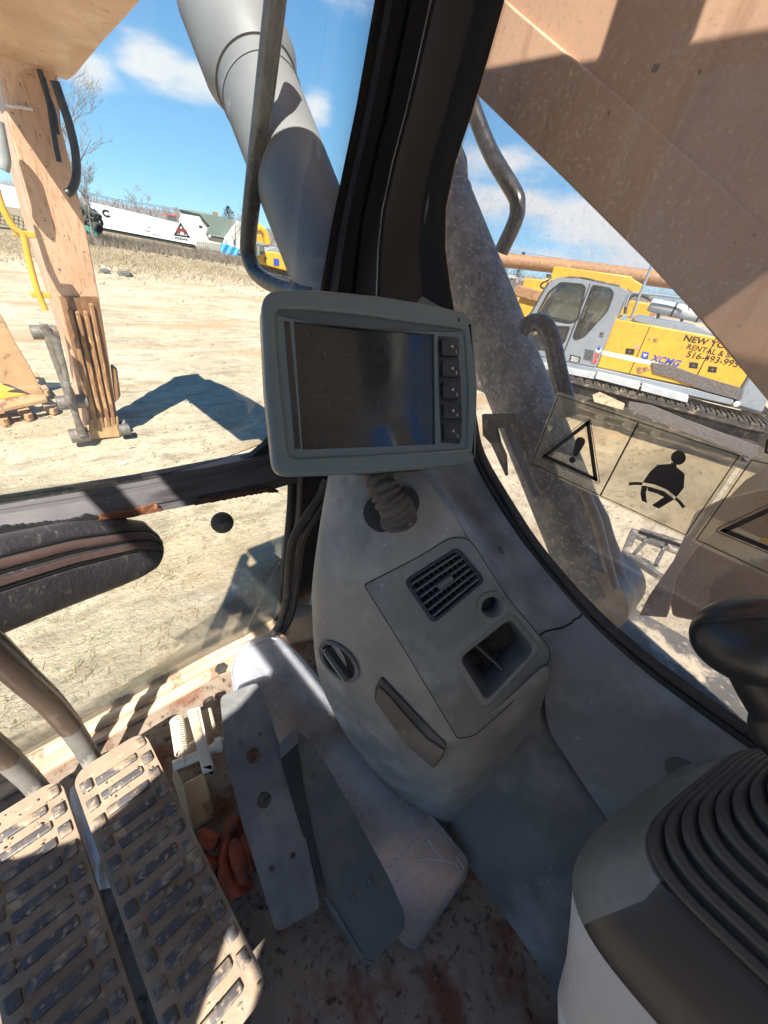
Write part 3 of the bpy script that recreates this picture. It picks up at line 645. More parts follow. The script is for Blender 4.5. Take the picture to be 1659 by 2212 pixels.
A0, B0 = rowsB[0]; A1, B1 = rowsB[1]; rowsB.insert(0, (A0-(A1-A0)*1.6, B0-(B1-B0)*1.6))
rows = []
for i in range(len(rowsB)-1):
    for k in range(8):
        t = k/8; a = rowsB[i][0].lerp(rowsB[i+1][0], t); b = rowsB[i][1].lerp(rowsB[i+1][1], t); rows.append(barprofile(a, b, i))
rows.append(barprofile(*rowsB[-1], 0))
o = grid('window_bar', rows, m_bar, cab, sub=0); o.data.set_sharp_from_angle(angle=math.radians(25))
# black rubber strip above it, widening into the rounded window corner
top = [(-40, 1087), (200, 1052), (400, 1021), (500, 1000), (545, 985), (575, 960), (600, 925), (640, 890), (660, 900), (660, 1000), (560, 1006), (400, 1042), (200, 1072), (-40, 1107)]
extr('upper_window_seal', [ony(x, y, .836) for x, y in top], (0, .02, 0), m_black, cab, bevel=.002)
# ragged rust flakes hanging along the lower edge
R = random.Random(5)
def flake_strip(name, x0, x1, seed, amp, mat, yoff=0, th=.007):
    R = random.Random(seed); up = []; dn = []
    n = 46
    for i in range(n+1):
        x = x0+(x1-x0)*i/n
        ye = np.interp(x, [0, 140, 300, 450, 570], [1160, 1145, 1110, 1082, 1060])+yoff
        e = min(1, i/4, (n-i)/4)
        up.append((x, ye-amp*e*(.55+.9*abs(mnoise.noise(Vector((x*.035, seed, 0)))))*1.0-R.uniform(0, 3)))
        dn.append((x, ye+3+e*R.uniform(-1, 1.2)))
    vs = [ony(x, y, .778) for x, y in up]+[ony(x, y, .778) for x, y in dn]
    N_ = n+1; fs = [(i, i+1, N_+i+1, N_+i) for i in range(n)]
    o = obj(name, (vs, fs), mat, cab); s = o.modifiers.new('s', 'SOLIDIFY'); s.thickness = th; s.offset = 0
flake_strip('rust_patch', 205, 350, 2, 20, m_rustbar, th=.003)
flake_strip('rust_patch', 60, 190, 4, 14, m_rustbar, yoff=-2, th=.003)
flake_strip('rust_patch', 420, 600, 9, 7, M('dark_rust', (.10, .045, .03), (.04, .025, .02), sc=20, rough=.9, bump=.8, c3=(.35, .15, .05), t3=(.62, .66), s3=22))
flake_strip('paint_flake', -20, 210, 12, 10, m_black, yoff=-14)
# upper windscreen
grid('windscreen', [[Vector((-.44, y, z)), Vector((.08, y, z)), Vector((.597, y, z))] for y, z in [(.842, 2.19), (.843, 2.58), (.811, 2.72), (.761, 2.87), (.715, 3.05), (.68, 3.29)]], m_glass, cab, sub=2, th=.005)
# right window with its dirt, seal and stickers
gw = [onx(*p, .63) for p in [(1090, 0), (1031, 210), (983, 353), (963, 449), (961, 551), (980, 665), (1003, 800), (1035, 970), (1172, 1192), (1283, 1318), (1400, 1425), (1650, 1602), (2300, 1950)]]
gw = gw+[Vector((.63, -.75, 2.25)), Vector((.63, -.75, 3.2)), Vector((.63, .45, 3.2))]
extr('side_window', gw, (.005, 0, 0), m_glassr, cab)
ws = [onx(*p, .618) for p in [(1001, 780), (1020, 900), (1040, 985), (1105, 1098), (1172, 1196), (1283, 1322), (1400, 1424), (1520, 1512), (1650, 1602), (1900, 1765), (2300, 1960)]]
tube('window_seal', ws, .0085, m_rubber, cab, curve=4)
tube('window_seal', [p+Vector((-.006, 0, -.012)) for p in ws], .006, m_black, cab, curve=4)

# ------------------------------------------------------------ console
def scaled_(L, k=1.006):
    cx = sum(p[0] for p in L)/len(L); cy = sum(p[1] for p in L)/len(L); return [(cx+(x-cx)*k, cy+(y-cy)*k) for x, y in L]
def plastic(name, a, b, r=.55):
    return M(name, a, b, sc=5, rough=r, bump=.22, bs=420, bd=.0006, c3=tuple(x*1.55+.03 for x in a), t3=(.50, .74), s3=6.5, c4=tuple(x*1.4+.13 for x in a), t4=(.69, .78), s4=75, rmix=.1, lo=.4, hi=.6)
m_plas = plastic('dusty_grey_plastic', (.235, .232, .22), (.165, .168, .166))
m_plast = plastic('trim_grey_plastic', (.180, .192, .21), (.132, .143, .16), .5)
m_plasp = plastic('panel_grey_plastic', (.165, .176, .168), (.125, .136, .134))
m_kick = plastic('dusty_kick_panel', (.130, .122, .118), (.088, .084, .083), .62)
con = thing('dashboard_console', 'dusty grey plastic console with air vent, cup and tray by the pillar', 'console', tuple(at(930, 1775, .86)))
def A(L): return [at(*p) for p in L]
cr_ = [
 A([(770, 930, .74), (706, 985, .66), (728, 990, .61), (752, 985, .592), (820, 968, .585), (868, 955, .595)]),
 A([(745, 1060, .76), (683, 1090, .665), (715, 1090, .615), (752, 1080, .588), (838, 1050, .582), (915, 1030, .592)]),
 A([(720, 1170, .78), (662, 1200, .67), (715, 1200, .62), (768, 1180, .588), (878, 1125, .585), (965, 1090, .597)]),
 A([(705, 1230, .80), (655, 1265, .68), (718, 1275, .63), (783, 1250, .592), (895, 1192, .592), (1000, 1143, .602)]),
 A([(700, 1260, .80), (654, 1295, .685), (720, 1300, .635), (790, 1264, .5945), (905, 1203, .5965), (1012, 1165, .6035)]),
 A([(700, 1380, .84), (655, 1400, .725), (750, 1420, .665), (885, 1420, .611), (990, 1360, .612), (1094, 1292, .612)]),
 A([(700, 1450, .87), (668, 1470, .78), (800, 1545, .70), (987, 1590, .630), (1090, 1522, .629), (1182, 1424, .6215)]),
 A([(720, 1500, .90), (692, 1520, .82), (820, 1600, .73), (992, 1622, .642), (1098, 1555, .640), (1190, 1450, .632)]),
 A([(760, 1600, .92), (735, 1590, .85), (870, 1690, .785), (990, 1695, .70), (1085, 1625, .70), (1178, 1500, .69)]),
 A([(860, 1720, .92), (810, 1690, .87), (915, 1755, .845), (968, 1772, .825), (1050, 1690, .80), (1160, 1555, .75)]),
 A([(930, 1800, .92), (880, 1765, .885), (930, 1790, .87), (960, 1800, .86), (1055, 1715, .83), (1165, 1575, .78)])]
C6 = 6
crs = []
for i in range(1, 7): crs.append((i*C6+3, (i+1)*C6+3, .92 if 3 <= i <= 5 else .6))
for j in (3, 4): crs += [(4*C6+j, 4*C6+j+1, 1.0), (6*C6+j, 6*C6+j+1, 1.0)]
for i in (4, 5): crs += [(i*C6+5, (i+1)*C6+5, 1.0), (i*C6+3, (i+1)*C6+3, 1.0)]
body = grid('console_body', cr_, m_plas, con, sub=3, skip=((4, 3), (4, 4), (5, 3), (5, 4)), crease=crs)
P1, P2, P3 = at(790, 1264, .5945), at(987, 1590, .630), at(1012, 1165, .6035)
pf = Fr(P1, P3-P1, n=(P3-P1).cross(P2-P1))
uv = pf.uvs
outline = roundp(uv([(788, 1264), (905, 1203), (975, 1160), (1015, 1166), (1094, 1290), (1186, 1400), (1184, 1428), (1095, 1525), (1022, 1588), (988, 1592), (885, 1420)]), [.004, 0, .02, .02, 0, .02, .02, 0, .02, .004, 0], 5)
vent_o = roundp(uv([(871, 1254), (987, 1180), (1048, 1252), (934, 1347)]), .012, 5)
tray_o = roundp(uv([(986, 1421), (1102, 1329), (1160, 1401), (1048, 1520)]), .014, 5)
cu, cv = pf.uv(1060, 1310)
plate('fascia_panel', pf, outline, .004, m_plasp, con, holes=[vent_o, tray_o, circ(cu, cv, .0165, 28)], bevel=.0015, c=.002)
tube('panel_gap', [pf.p(x, y, .0016) for x, y in scaled_(outline)]+[pf.p(*scaled_(outline)[0], .0016)], .0009, m_black, con, seg=6)
# raised rims
def ring_plate(name, fr, out, inn, th, c, mat, par, bevel=.001): return plate(name, fr, out, th, mat, par, holes=[inn], c=c, bevel=bevel)
def scaled(L, k, dx=0, dy=0):
    cx = sum(p[0] for p in L)/len(L); cy = sum(p[1] for p in L)/len(L); return [(cx+(x-cx)*k+dx, cy+(y-cy)*k+dy) for x, y in L]
vent = ring_plate('air_vent', pf, scaled(vent_o, 1.0), scaled(vent_o, .88), .012, .0045, m_blueg, con)
m_vent = M('vent_plastic', (.10, .115, .115), (.07, .08, .085), rough=.35, bump=.05)
m_dark = M('dark_interior', (.008, .008, .009), (.015, .015, .016), rough=.9, bump=0)
# slats run along the vent's long side, thin fins behind
v0, v1, v2, v3 = [Vector(p) for p in uv([(877, 1259), (990, 1187), (1040, 1252), (938, 1338)])]
def quv(s, t): return v0.lerp(v1, s).lerp(v3.lerp(v2, s), t)
def bar_between(bm, fr, p, q, w, h, c):
    d = (q-p); L = d.length; d.normalize(); u = fr.u*d.x+fr.v*d.y; v = fr.n.cross(u); m = (p+q)/2
    add_box(bm, fr.p(m.x, m.y, c), (L, w, h), (u, v, fr.n))
for k in range(6):
    t = (k+.5)/6; bm = bmesh.new(); bar_between(bm, pf, quv(0, t), quv(1, t), .0035, .008, -.001); obj('vent_slat', bm, m_vent, vent, bevel=.0008)
for k in range(10):
    s = (k+.7)/10.4; bm = bmesh.new(); bar_between(bm, pf, quv(s, 0), quv(s, 1), .0022, .006, -.010); obj('vent_fin', bm, m_vent, vent)
bm = bmesh.new(); bar_between(bm, pf, quv(.36, .47), quv(.66, .47), .012, .009, .004); obj('vent_lever', bm, m_vent, vent, bevel=.004, seg=3)
plate('vent_back', pf, scaled(vent_o, 1.0), .002, m_dark, vent, c=-.03)
bm = bmesh.new()
# socket: ring, tube and dark base
bm = bmesh.new(); ring = []
m_socket = M('green_grey_ring', (.10, .16, .14), (.14, .20, .17), rough=.5)
for r, c in ((.0255, .0025), (.0255, .0045), (.0175, .0045), (.0165, .002), (.0155, -.035)):
    ring.append([bm.verts.new(pf.p(cu+r*math.cos(a*math.pi/16), cv+r*math.sin(a*math.pi/16), c)) for a in range(32)])
for a, b in zip(ring, ring[1:]):
    for k in range(32): bm.faces.new((a[k], a[(k+1) % 32], b[(k+1) % 32], b[k]))
bm.faces.new(ring[-1]); bmesh.ops.recalc_face_normals(bm, faces=bm.faces[:])
sock = obj('power_socket', bm, m_plasp, con, smooth=True)
bm = bmesh.new(); ring = []
for r, c in ((.0185, .0046), (.0185, .0052), (.0172, .0052), (.0172, .0046)):
    ring.append([bm.verts.new(pf.p(cu+r*math.cos(a*math.pi/16), cv+r*math.sin(a*math.pi/16), c)) for a in range(32)])
for a, b in zip(ring, ring[1:]):
    for k in range(32): bm.faces.new((a[k], a[(k+1) % 32], b[(k+1) % 32], b[k]))
obj('green_ring', bm, m_socket, sock)
tube('socket_base', [pf.p(cu, cv, -.03), pf.p(cu, cv, -.022)], .011, m_rubber, sock)
# tray: rim plus a deep bin with sloping walls
tray = ring_plate('tray_rim', pf, scaled(tray_o, 1.1), scaled(tray_o, .93), .006, .0042, m_plasp, con, bevel=.002)
ti = scaled(tray_o, .935); tb = scaled(tray_o, .8, .004, .002)
bm = bmesh.new(); a = [bm.verts.new(pf.p(x, y, .003)) for x, y in ti]; b = [bm.verts.new(pf.p(x, y, -.05)) for x, y in tb]
for k in range(len(a)): bm.faces.new((a[k], a[(k+1) % len(a)], b[(k+1) % len(b)], b[k]))
bm.faces.new(b); bmesh.ops.recalc_face_normals(bm, faces=bm.faces[:])
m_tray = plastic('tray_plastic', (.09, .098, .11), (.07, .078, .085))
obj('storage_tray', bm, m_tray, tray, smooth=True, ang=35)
q0, q1, q2, q3 = [Vector(p) for p in pf.uvs([(1040, 1400), (1080, 1365), (1120, 1410), (1090, 1450)])]
bm = bmesh.new(); bar_between(bm, pf, Vector(pf.uv(1022, 1392)), Vector(pf.uv(1098, 1462)), .004, .03, -.034); obj('tray_divider', bm, m_tray, tray, bevel=.001)
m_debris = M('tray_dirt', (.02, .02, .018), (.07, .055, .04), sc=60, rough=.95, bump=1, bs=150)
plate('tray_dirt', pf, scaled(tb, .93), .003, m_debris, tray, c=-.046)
# knob and grab recess on the left face
dg = bpy.context.evaluated_depsgraph_get()
def hit(o, x, y):
    bpy.context.view_layer.update(); e = o.evaluated_get(bpy.context.evaluated_depsgraph_get())
    mi_ = o.matrix_world.inverted(); o0 = mi_ @ V(EYE); d = (mi_.to_3x3() @ V(ray(x, y))).normalized()
    ok, p, n, _ = e.ray_cast(o0, d); return (o.matrix_world @ p, (o.matrix_world.to_3x3() @ n).normalized()) if ok else (None, None)
def hframe(o, x, y, u, off=.0):
    p, n = hit(o, x, y); a = hit(o, x+u[0], y+u[1])[0]; b = hit(o, x-u[0], y-u[1])[0]
    n2 = (a-b).cross(hit(o, x-u[1]*.4, y+u[0]*.4)[0]-hit(o, x+u[1]*.4, y-u[0]*.4)[0]); f = Fr(p, a-b, n=n2); f.o = f.o+f.n*off; return f
kf = hframe(body, 732, 1428, (24, 34))
kr = (Vector(kf.uv(760, 1475))-Vector(kf.uv(702, 1378))).length/2*.93
knob = plate('knob_bezel', kf, circ(0, 0, kr, 36, kr*.98), .006, m_tray, con, holes=[circ(0, 0, kr*.80, 36)], c=.004, bevel=.002)
plate('knob_well', kf, circ(0, 0, kr*.80, 36), .002, m_dark, knob, c=-.0005)
m_knob = M('knob_plastic', (.03, .034, .038), (.045, .05, .055), rough=.4, bump=.05)
bm = bmesh.new(); add_box(bm, kf.p(0, 0, .006), (kr*1.5, kr*.34, .016), (kf.u, kf.v, kf.n)); obj('knob_grip', bm, m_knob, knob, bevel=.003)
bm = bmesh.new(); add_box(bm, kf.p(0, 0, .015), (kr*1.35, .0012, .001), (kf.u, kf.v, kf.n)); obj('knob_pointer', bm, m_cabin, knob)
hf = hframe(body, 890, 1560, (30, 36), -.001)
ho = roundp(hf.uvs([(824, 1461), (965, 1604), (960, 1628), (941, 1654), (880, 1605), (811, 1508), (813, 1480)]), .006)
m_hand = plastic('brown_dusty_flap', (.115, .10, .085), (.095, .082, .07))
m_flapd = plastic('recess_dark', (.045, .05, .055), (.06, .062, .06))
hd_ = plate('grab_recess', hf, ho, .006, m_flapd, con, c=.0045, bevel=.0012)
ho2 = roundp(hf.uvs([(822, 1476), (846, 1498), (872, 1530), (900, 1560), (925, 1588), (962, 1612), (940, 1650), (880, 1600), (815, 1506)]), .003)
plate('recess_flap', hf, ho2, .003, m_hand, hd_, c=.0085, bevel=.001)
# side trim from the pillar along the window sill
rows = []
tr = [
 [onx(1000, 860, .62), onx(985, 880, .606), onx(945, 905, .59), onx(905, 925, .545), at(868, 945, .60)],
 [onx(1036, 985, .62), onx(1016, 1000, .606), onx(975, 1010, .587), onx(940, 1020, .53), at(915, 1028, .596)],
 [onx(1100, 1096, .62), onx(1074, 1100, .606), onx(1030, 1100, .585), onx(992, 1095, .515), at(965, 1090, .600)],
 [onx(1172, 1198, .62), onx(1140, 1192, .604), onx(1088, 1178, .582), onx(1040, 1165, .505), at(1008, 1152, .606)],
 [onx(1286, 1326, .62), onx(1246, 1322, .604), onx(1196, 1318, .582), onx(1138, 1302, .525), at(1096, 1290, .616)],
 [onx(1350, 1386, .62), onx(1318, 1392, .604), onx(1262, 1396, .586), onx(1210, 1400, .548), at(1180, 1405, .632)],
 [onx(1450, 1462, .62), onx(1408, 1472, .604), onx(1330, 1490, .592), onx(1240, 1500, .575), at(1176, 1500, .70)],
 [onx(1545, 1530, .62), onx(1500, 1545, .604), onx(1390, 1580, .596), onx(1270, 1600, .588), onx(1180, 1570, .585)],
 [onx(1655, 1606, .62), onx(1618, 1630, .604), onx(1500, 1670, .598), onx(1370, 1700, .592), onx(1215, 1625, .588)],
 [onx(1850, 1735, .62), onx(1800, 1760, .604), onx(1640, 1780, .598), onx(1480, 1800, .592), onx(1300, 1755, .588)],
 [onx(2300, 1962, .62), onx(2200, 1990, .604), onx(2000, 2000, .598), onx(1700, 2050, .592), onx(1440, 1960, .588)]]
trim = thing('side_trim', 'blue grey plastic sill trim with a crack below the right window', 'trim panel', tuple(tr[5][2]))
grid('trim_panel', tr, m_plast, trim, sub=3, crease=[(i*5+1, (i+1)*5+1, .5) for i in range(10)])
tb_ = thing('kick_panel', 'dusty dark plastic side panel sloping down to the floor beside console', 'panel', tuple(onz(1050, 1900, FZ)))
kk = [
 [onx(1178, 1500, .60), at(1170, 1530, .74), at(1105, 1625, .80), at(1020, 1730, .855), onz(960, 1790, FZ+.002)],
 [onx(1185, 1570, .60), onx(1172, 1590, .588), at(1110, 1680, .80), at(1040, 1770, .845), onz(985, 1835, FZ+.002)],
 [onx(1225, 1630, .60), onx(1212, 1640, .586), at(1150, 1740, .78), at(1080, 1840, .82), onz(1030, 1895, FZ+.002)],
 [onx(1312, 1748, .60), onx(1296, 1762, .586), at(1225, 1850, .74), at(1150, 1950, .79), onz(1100, 2000, FZ+.002)],
 [onx(1440, 1950, .60), onx(1425, 1960, .586), at(1320, 2030, .70), at(1230, 2090, .76), onz(1180, 2110, FZ+.002)],
 [onx(1600, 2200, .60), onx(1580, 2210, .586), at(1450, 2280, .68), at(1350, 2330, .74), onz(1290, 2330, FZ+.002)]]
for r in kk:
    c_, f_ = r[1], r[4]; r[2] = c_.lerp(f_, .36)+Vector((-.008, 0, .004)); r[3] = c_.lerp(f_, .74)+Vector((-.002, 0, -.002))
    f_.z -= .006
grid('kick_panel_sheet', kk, m_kick, tb_, sub=3, crease=[(i*5+1, (i+1)*5+1, .7) for i in range(5)])
# crack in the trim
trim_o = [o for o in SC.objects if o.name.startswith('trim_panel')][0]
ck = []
for x, y in [(1164, 1373), (1178, 1364), (1196, 1360), (1216, 1356), (1226, 1350), (1234, 1346), (1240, 1339), (1252, 1333), (1258, 1325)]:
    p, n = hit(trim_o, x, y); 
    if p is not None: ck.append(p+n*.0002)
if len(ck) > 2: tube('crack', ck, .0017, m_dark, trim, seg=6)
for x, y in [(1082, 1189)]:
    p, n = hit(trim_o, x, y); tube('trim_clip', [p-n*.004, p+n*.0015], .0075, m_tray, trim, seg=20)
p, n = hit([o for o in SC.objects if o.name.startswith('trim_panel')][0], 1476, 1668)
if p is not None:
    tube('screw_recess', [p-n*.006, p+n*.002], .024, m_tray, trim, seg=24); tube('screw_head', [p, p+n*.005], .008, m_steel, trim, seg=12)
# ------------------------------------------------------------ display on its flexible neck
m_mon = M('monitor_shell', (.118, .150, .154), (.098, .128, .134), sc=4, rough=.46, bump=.15, bs=500, bd=.0005, c4=(.30, .30, .27), t4=(.76, .8), s4=70, rmix=.06)
m_monlit = M('monitor_lit_side', (.36, .33, .29), (.32, .29, .26), sc=4, rough=.5, bump=.15, bs=500, bd=.0005)  # lighter beige than the shell: the casing's sunlit edge put into colour
m_screen = M('dusty_screen', (.012, .015, .018), (.016, .02, .024), sc=6, rough=.10, bump=.03, bs=900, bd=.0002, c3=(.10, .10, .085), t3=(.58, .95), s3=260, c4=(.16, .155, .13), t4=(.68, .80), s4=330, rmix=.12, spec=.8)
m_btn = M('button_rubber', (.012, .014, .017), (.020, .022, .026), rough=.32, bump=.05, c4=(.15, .15, .13), t4=(.72, .8), s4=200)
m_legend = M('legend_print', (.55, .56, .56), rough=.6, bump=0)
Q = quad([(566, 628), (1022, 680), (1028, 1001), (597, 1029)], .42)
mf = Fr(Q[0], Q[1]-Q[0], v=Q[0]-Q[3])
cc = sum(Q, Vector())/4
def C1(L): return mf.uvs([(508+.3472*x, 576+.3472*y) for x, y in L])
mon = thing('display_monitor', 'grey dashboard display with dusty dark screen and five side buttons', 'monitor', tuple(cc-mf.n*.03))
outer = roundp(C1([(160, 140), (500, 138), (900, 178), (1250, 235), (1478, 295), (1512, 760), (1500, 1222), (1200, 1258), (800, 1290), (500, 1305), (248, 1312), (190, 760)]), [.022, 0, 0, 0, .017, 0, .014, 0, 0, 0, .018, 0], 6)
inner = roundp(C1([(250, 262), (480, 268), (800, 300), (1100, 345), (1432, 388), (1455, 760), (1448, 1128), (1150, 1150), (800, 1172), (340, 1192), (285, 720)]), [.01, 0, 0, 0, .007, 0, .006, 0, 0, .01, 0], 5)
scr = roundp(C1([(368, 328), (1252, 412), (1258, 1104), (424, 1138)]), .001, 2)
shell = plate('shell_front', mf, outer, .016, m_mon, mon, holes=[inner], bevel=.0045, seg=4)
plate('shell_back', mf, scaled(outer, .995), .022, m_monlit, mon, c=-.0125, bevel=.006, seg=3)
rear = plate('rear_housing', mf, scaled(outer, .8), .03, m_mon, mon, c=-.032, bevel=.006)
face = plate('face_inset', mf, scaled(inner, 1.004), .007, m_mon, mon, holes=[scr], c=-.0045, bevel=.0006)
# dark wedge: arc of shadow painted at the top of the recess
recess_shadow = roundp(C1([(262, 276), (480, 276), (800, 306), (1100, 350), (1418, 392), (1395, 398), (1080, 392), (760, 372), (500, 340), (300, 300)]), .001, 2)
m_recess_shadow = M('recess_shadow_paint', (.060, .075, .085), (.05, .065, .075), rough=.5)
plate('recess_shadow', mf, recess_shadow, .002, m_recess_shadow, mon, c=-.0030, bevel=.0006)
sc_ = plate('screen', mf, scaled(scr, 1.01), .002, m_screen, mon, c=-.0085)
plate('left_strip', mf, C1([(305, 328), (346, 332), (414, 1132), (372, 1136)]), .002, m_screen, mon, c=-.0038)
plate('button_well', mf, roundp(C1([(1270, 424), (1388, 432), (1412, 700), (1420, 950), (1408, 1102), (1292, 1094), (1278, 760)]), .002, 3), .002, m_btn, mon, c=-.0038)
bl = [(440, 566), (582, 696), (712, 830), (845, 958), (972, 1086)]
for i, (y0, y1) in enumerate(bl):
    xl = 1280+4*i; xr = (1392, 1394, 1404, 1410, 1408)[i]
    bo = roundp(C1([(xl+3, y0+2), (xr-3, y0+6), (xr-2, y1-10), (xl+5, y1-12)]), .0015, 3)
    b = plate('button', mf, bo, .006, m_btn, mon, c=.0012, bevel=.0012)
    cx, cy = C1([(1346+2*i, (y0+y1)/2-5)])[0]
    plate('arrow_mark', mf, [(cx-.0022, cy), (cx+.0018, cy+.0023), (cx+.0018, cy-.0023)], .0003, m_legend, b, c=.0016)
    tx, ty = C1([(1370+2*i, y1-24)])[0]
    text('number_mark', str(i+1), mf, tx-.001, ty, .0062, m_legend, b, c=.0014)
plate('status_light', mf, rrect(*C1([(1391, 331)])[0], .003, .0058, .001), .001, m_dark, mon, c=.0003)
# dark sun shade tab behind upper right
tabf = Fr(cc-mf.n*.02, mf.u, v=mf.v)
plate('rear_tab', tabf, roundp(tabf.uvs([(895, 662), (912, 640), (955, 665), (975, 690), (900, 700)]), .002), .004, m_trayb if 'm_trayb' in globals() else m_tray, mon)
box('neck_mount', cc-mf.v*.098-mf.n*.026+mf.u*.01, (.09, .018, .03), m_black, mon, ax=(mf.u, mf.v, mf.n))
# convoluted rubber gaiter
m_gait = M('dusty_gaiter_rubber', (.045, .038, .034), (.075, .064, .056), sc=20, rough=.65, bump=.35, bs=160, c4=(.2, .17, .14), t4=(.66, .72), s4=60)
nk = [at(812, 1015, .545), at(826, 1050, .535), at(842, 1080, .535), at(856, 1100, .545), at(862, 1128, .56)]
P_ = spline(nk, 14); n0 = len(P_); Rr = []
for i in range(n0):
    t = i/(n0-1); k = t*9 % 1; Rr.append((.0165+.0085*t)+.0045*math.sin(math.pi*k)-.0015)
bm = bmesh.new(); add_tube(bm, P_, Rr, 28)
R = random.Random(1)
for v in bm.verts: v.co += Vector((mnoise.noise(v.co*60), mnoise.noise(v.co*60+Vector((5, 0, 0))), mnoise.noise(v.co*60+Vector((0, 9, 0)))))*.0018
obj('rubber_gaiter', bm, m_gait, mon, smooth=True, ang=80)
gf = hframe(body, 850, 1115, (30, 20))
go = roundp(gf.uvs([(792, 1082), (835, 1050), (892, 1052), (907, 1080), (900, 1110), (872, 1118), (850, 1142), (818, 1152), (790, 1130), (783, 1105)]), .01, 5)
plate('gaiter_flange', gf, go, .006, m_black, mon, c=.006, bevel=.002)
# ------------------------------------------------------------ travel pedals
m_pad = M('mud_caked_rubber', (.35, .268, .19), (.225, .168, .12), sc=7, rough=.9, bump=.6, bs=110, bd=.0022, c3=(.24, .17, .115), t3=(.5, .62), s3=11, c4=(.50, .39, .26), t4=(.64, .72), s4=30)
m_rib = M('worn_pad_ribs', (.055, .050, .051), (.085, .077, .075), sc=16, rough=.55, bump=.25, bs=120, bd=.001, c3=(.30, .22, .145), t3=(.50, .64), s3=26, c4=(.36, .27, .18), t4=(.58, .70), s4=110)
def pedal(first, off, label, seed):
    R = random.Random(seed)
    th = math.radians(-4.0)
    o0 = Vector((-.043+off[0], .32+off[1], 1.765+off[2])); u = Vector((math.cos(th), math.sin(th)*-1*-1, 0)); u = Vector((math.cos(math.radians(4)), math.sin(math.radians(4)), 0)) if False else Vector((.9985, .055, 0))
    f = Fr(o0, u, v=Vector((-.055, .995, .07)), n=Vector((0, -.07, 1)))
    t = thing('travel_pedal', label, 'pedal', tuple(o0-f.n*.03), 'mud caked travel pedals')
    Wd, Ln = .122, .47
    bm = bmesh.new(); add_plate(bm, f, rrect(0, 0, Wd, Ln, .026, 7), .016)
    obj('rubber_pad', bm, m_pad, t, bevel=.006, seg=3)
    plate('pedal_plate', f, rrect(0, 0, Wd*.86, Ln*.96, .02), .008, m_steel, t, c=-.016, bevel=.002)
    bm = bmesh.new()
    def rib(cx, cy, w, h, rot=0):
        L = rrect(cx, cy, w, h, .0022, 3, rot); z = R.uniform(.0045, .0065); k = .93
        a = [bm.verts.new(f.p(x, y, -.001)) for x, y in L]; b = [bm.verts.new(f.p(x, y, z)) for x, y in L]
        c = [bm.verts.new(f.p(cx+(x-cx)*(1-.0022/w*2), cy+(y-cy)*(1-.0022/h*2), z+.0014)) for x, y in L]
        for p, q in ((a, b), (b, c)):
            for i in range(len(L)): bm.faces.new((p[i], p[(i+1) % len(L)], q[(i+1) % len(L)], q[i]))
        bm.faces.new(c)
    for k in range(14):
        y = Ln/2-.042-k*.0305; rib(0, y, .066, .0135)
    for k in range(12):
        y = Ln/2-.030-k*.036
        for s in (-1, 1): rib(s*.0468, y+s*.008, .0165, .0195)
    bmesh.ops.recalc_face_normals(bm, faces=bm.faces[:])
    obj('tread_ribs', bm, m_rib, t, smooth=True, ang=30)
    bm = bmesh.new()
    for k in range(420):
        x, y = R.uniform(-.055, .055), R.uniform(-.225, .225)
        if mnoise.noise(Vector((x*40+seed, y*18, 0))) < R.uniform(-.25, .35): continue
        s_ = R.uniform(.0008, .0030)*(1 if R.random() < .9 else 1.7)
        bmesh.ops.create_icosphere(bm, subdivisions=1, radius=1, matrix=Matrix.Translation(f.p(x, y, R.choice([.0005, .0045]))) @ Matrix.Diagonal((s_*R.uniform(.8, 1.6), s_, s_*.6, 1)))
    for v in bm.verts: v.co += Vector((R.uniform(-1, 1), R.uniform(-1, 1), R.uniform(-1, 1)))*.0005
    struct(obj('mud_crumbs', bm, m_pad, t), 'stuff')
    return t, f
m_lever = M('scuffed_lever_paint', (.26, .25, .235), (.13, .12, .11), sc=14, rough=.5, metal=.2, bump=.3, c3=(.42, .40, .36), t3=(.52, .6), s3=22, stretch=(1, 1, .6))
m_leverd = M('dark_lever_paint', (.045, .035, .03), (.09, .06, .045), sc=10, rough=.28, bump=.15, stretch=(1, 1, .3), c3=(.22, .17, .13), t3=(.6, .68), s3=9)
for i, (off, lb) in enumerate([((0, 0, 0), 'muddy ribbed rubber pedal, the right one beside the bare metal plates'), ((-.137, .004, -.002), 'muddy ribbed rubber pedal at the left, cut off by the picture edge')]):
    t, f = pedal(i, off, lb, i+3)
    x = (-.088, -.170)[i]
    b0 = Vector((x, .585, 1.70)); pts = [b0, b0+Vector((0, -.005, .10)), Vector((x, .565, 1.90))]
    tube('lever_foot', [b0-Vector((0, 0, .06))]+pts, .0165, m_lever, t, seg=18)
    tube('lever_rod', [Vector((x, .565, 1.895)), Vector((x-.004, .55, 2.0)), Vector((x-.01, .525, 2.1)), Vector((x-.015, .50, 2.2)), Vector((x-.02, .475, 2.28))], .0175, m_leverd, t, seg=18, curve=4)
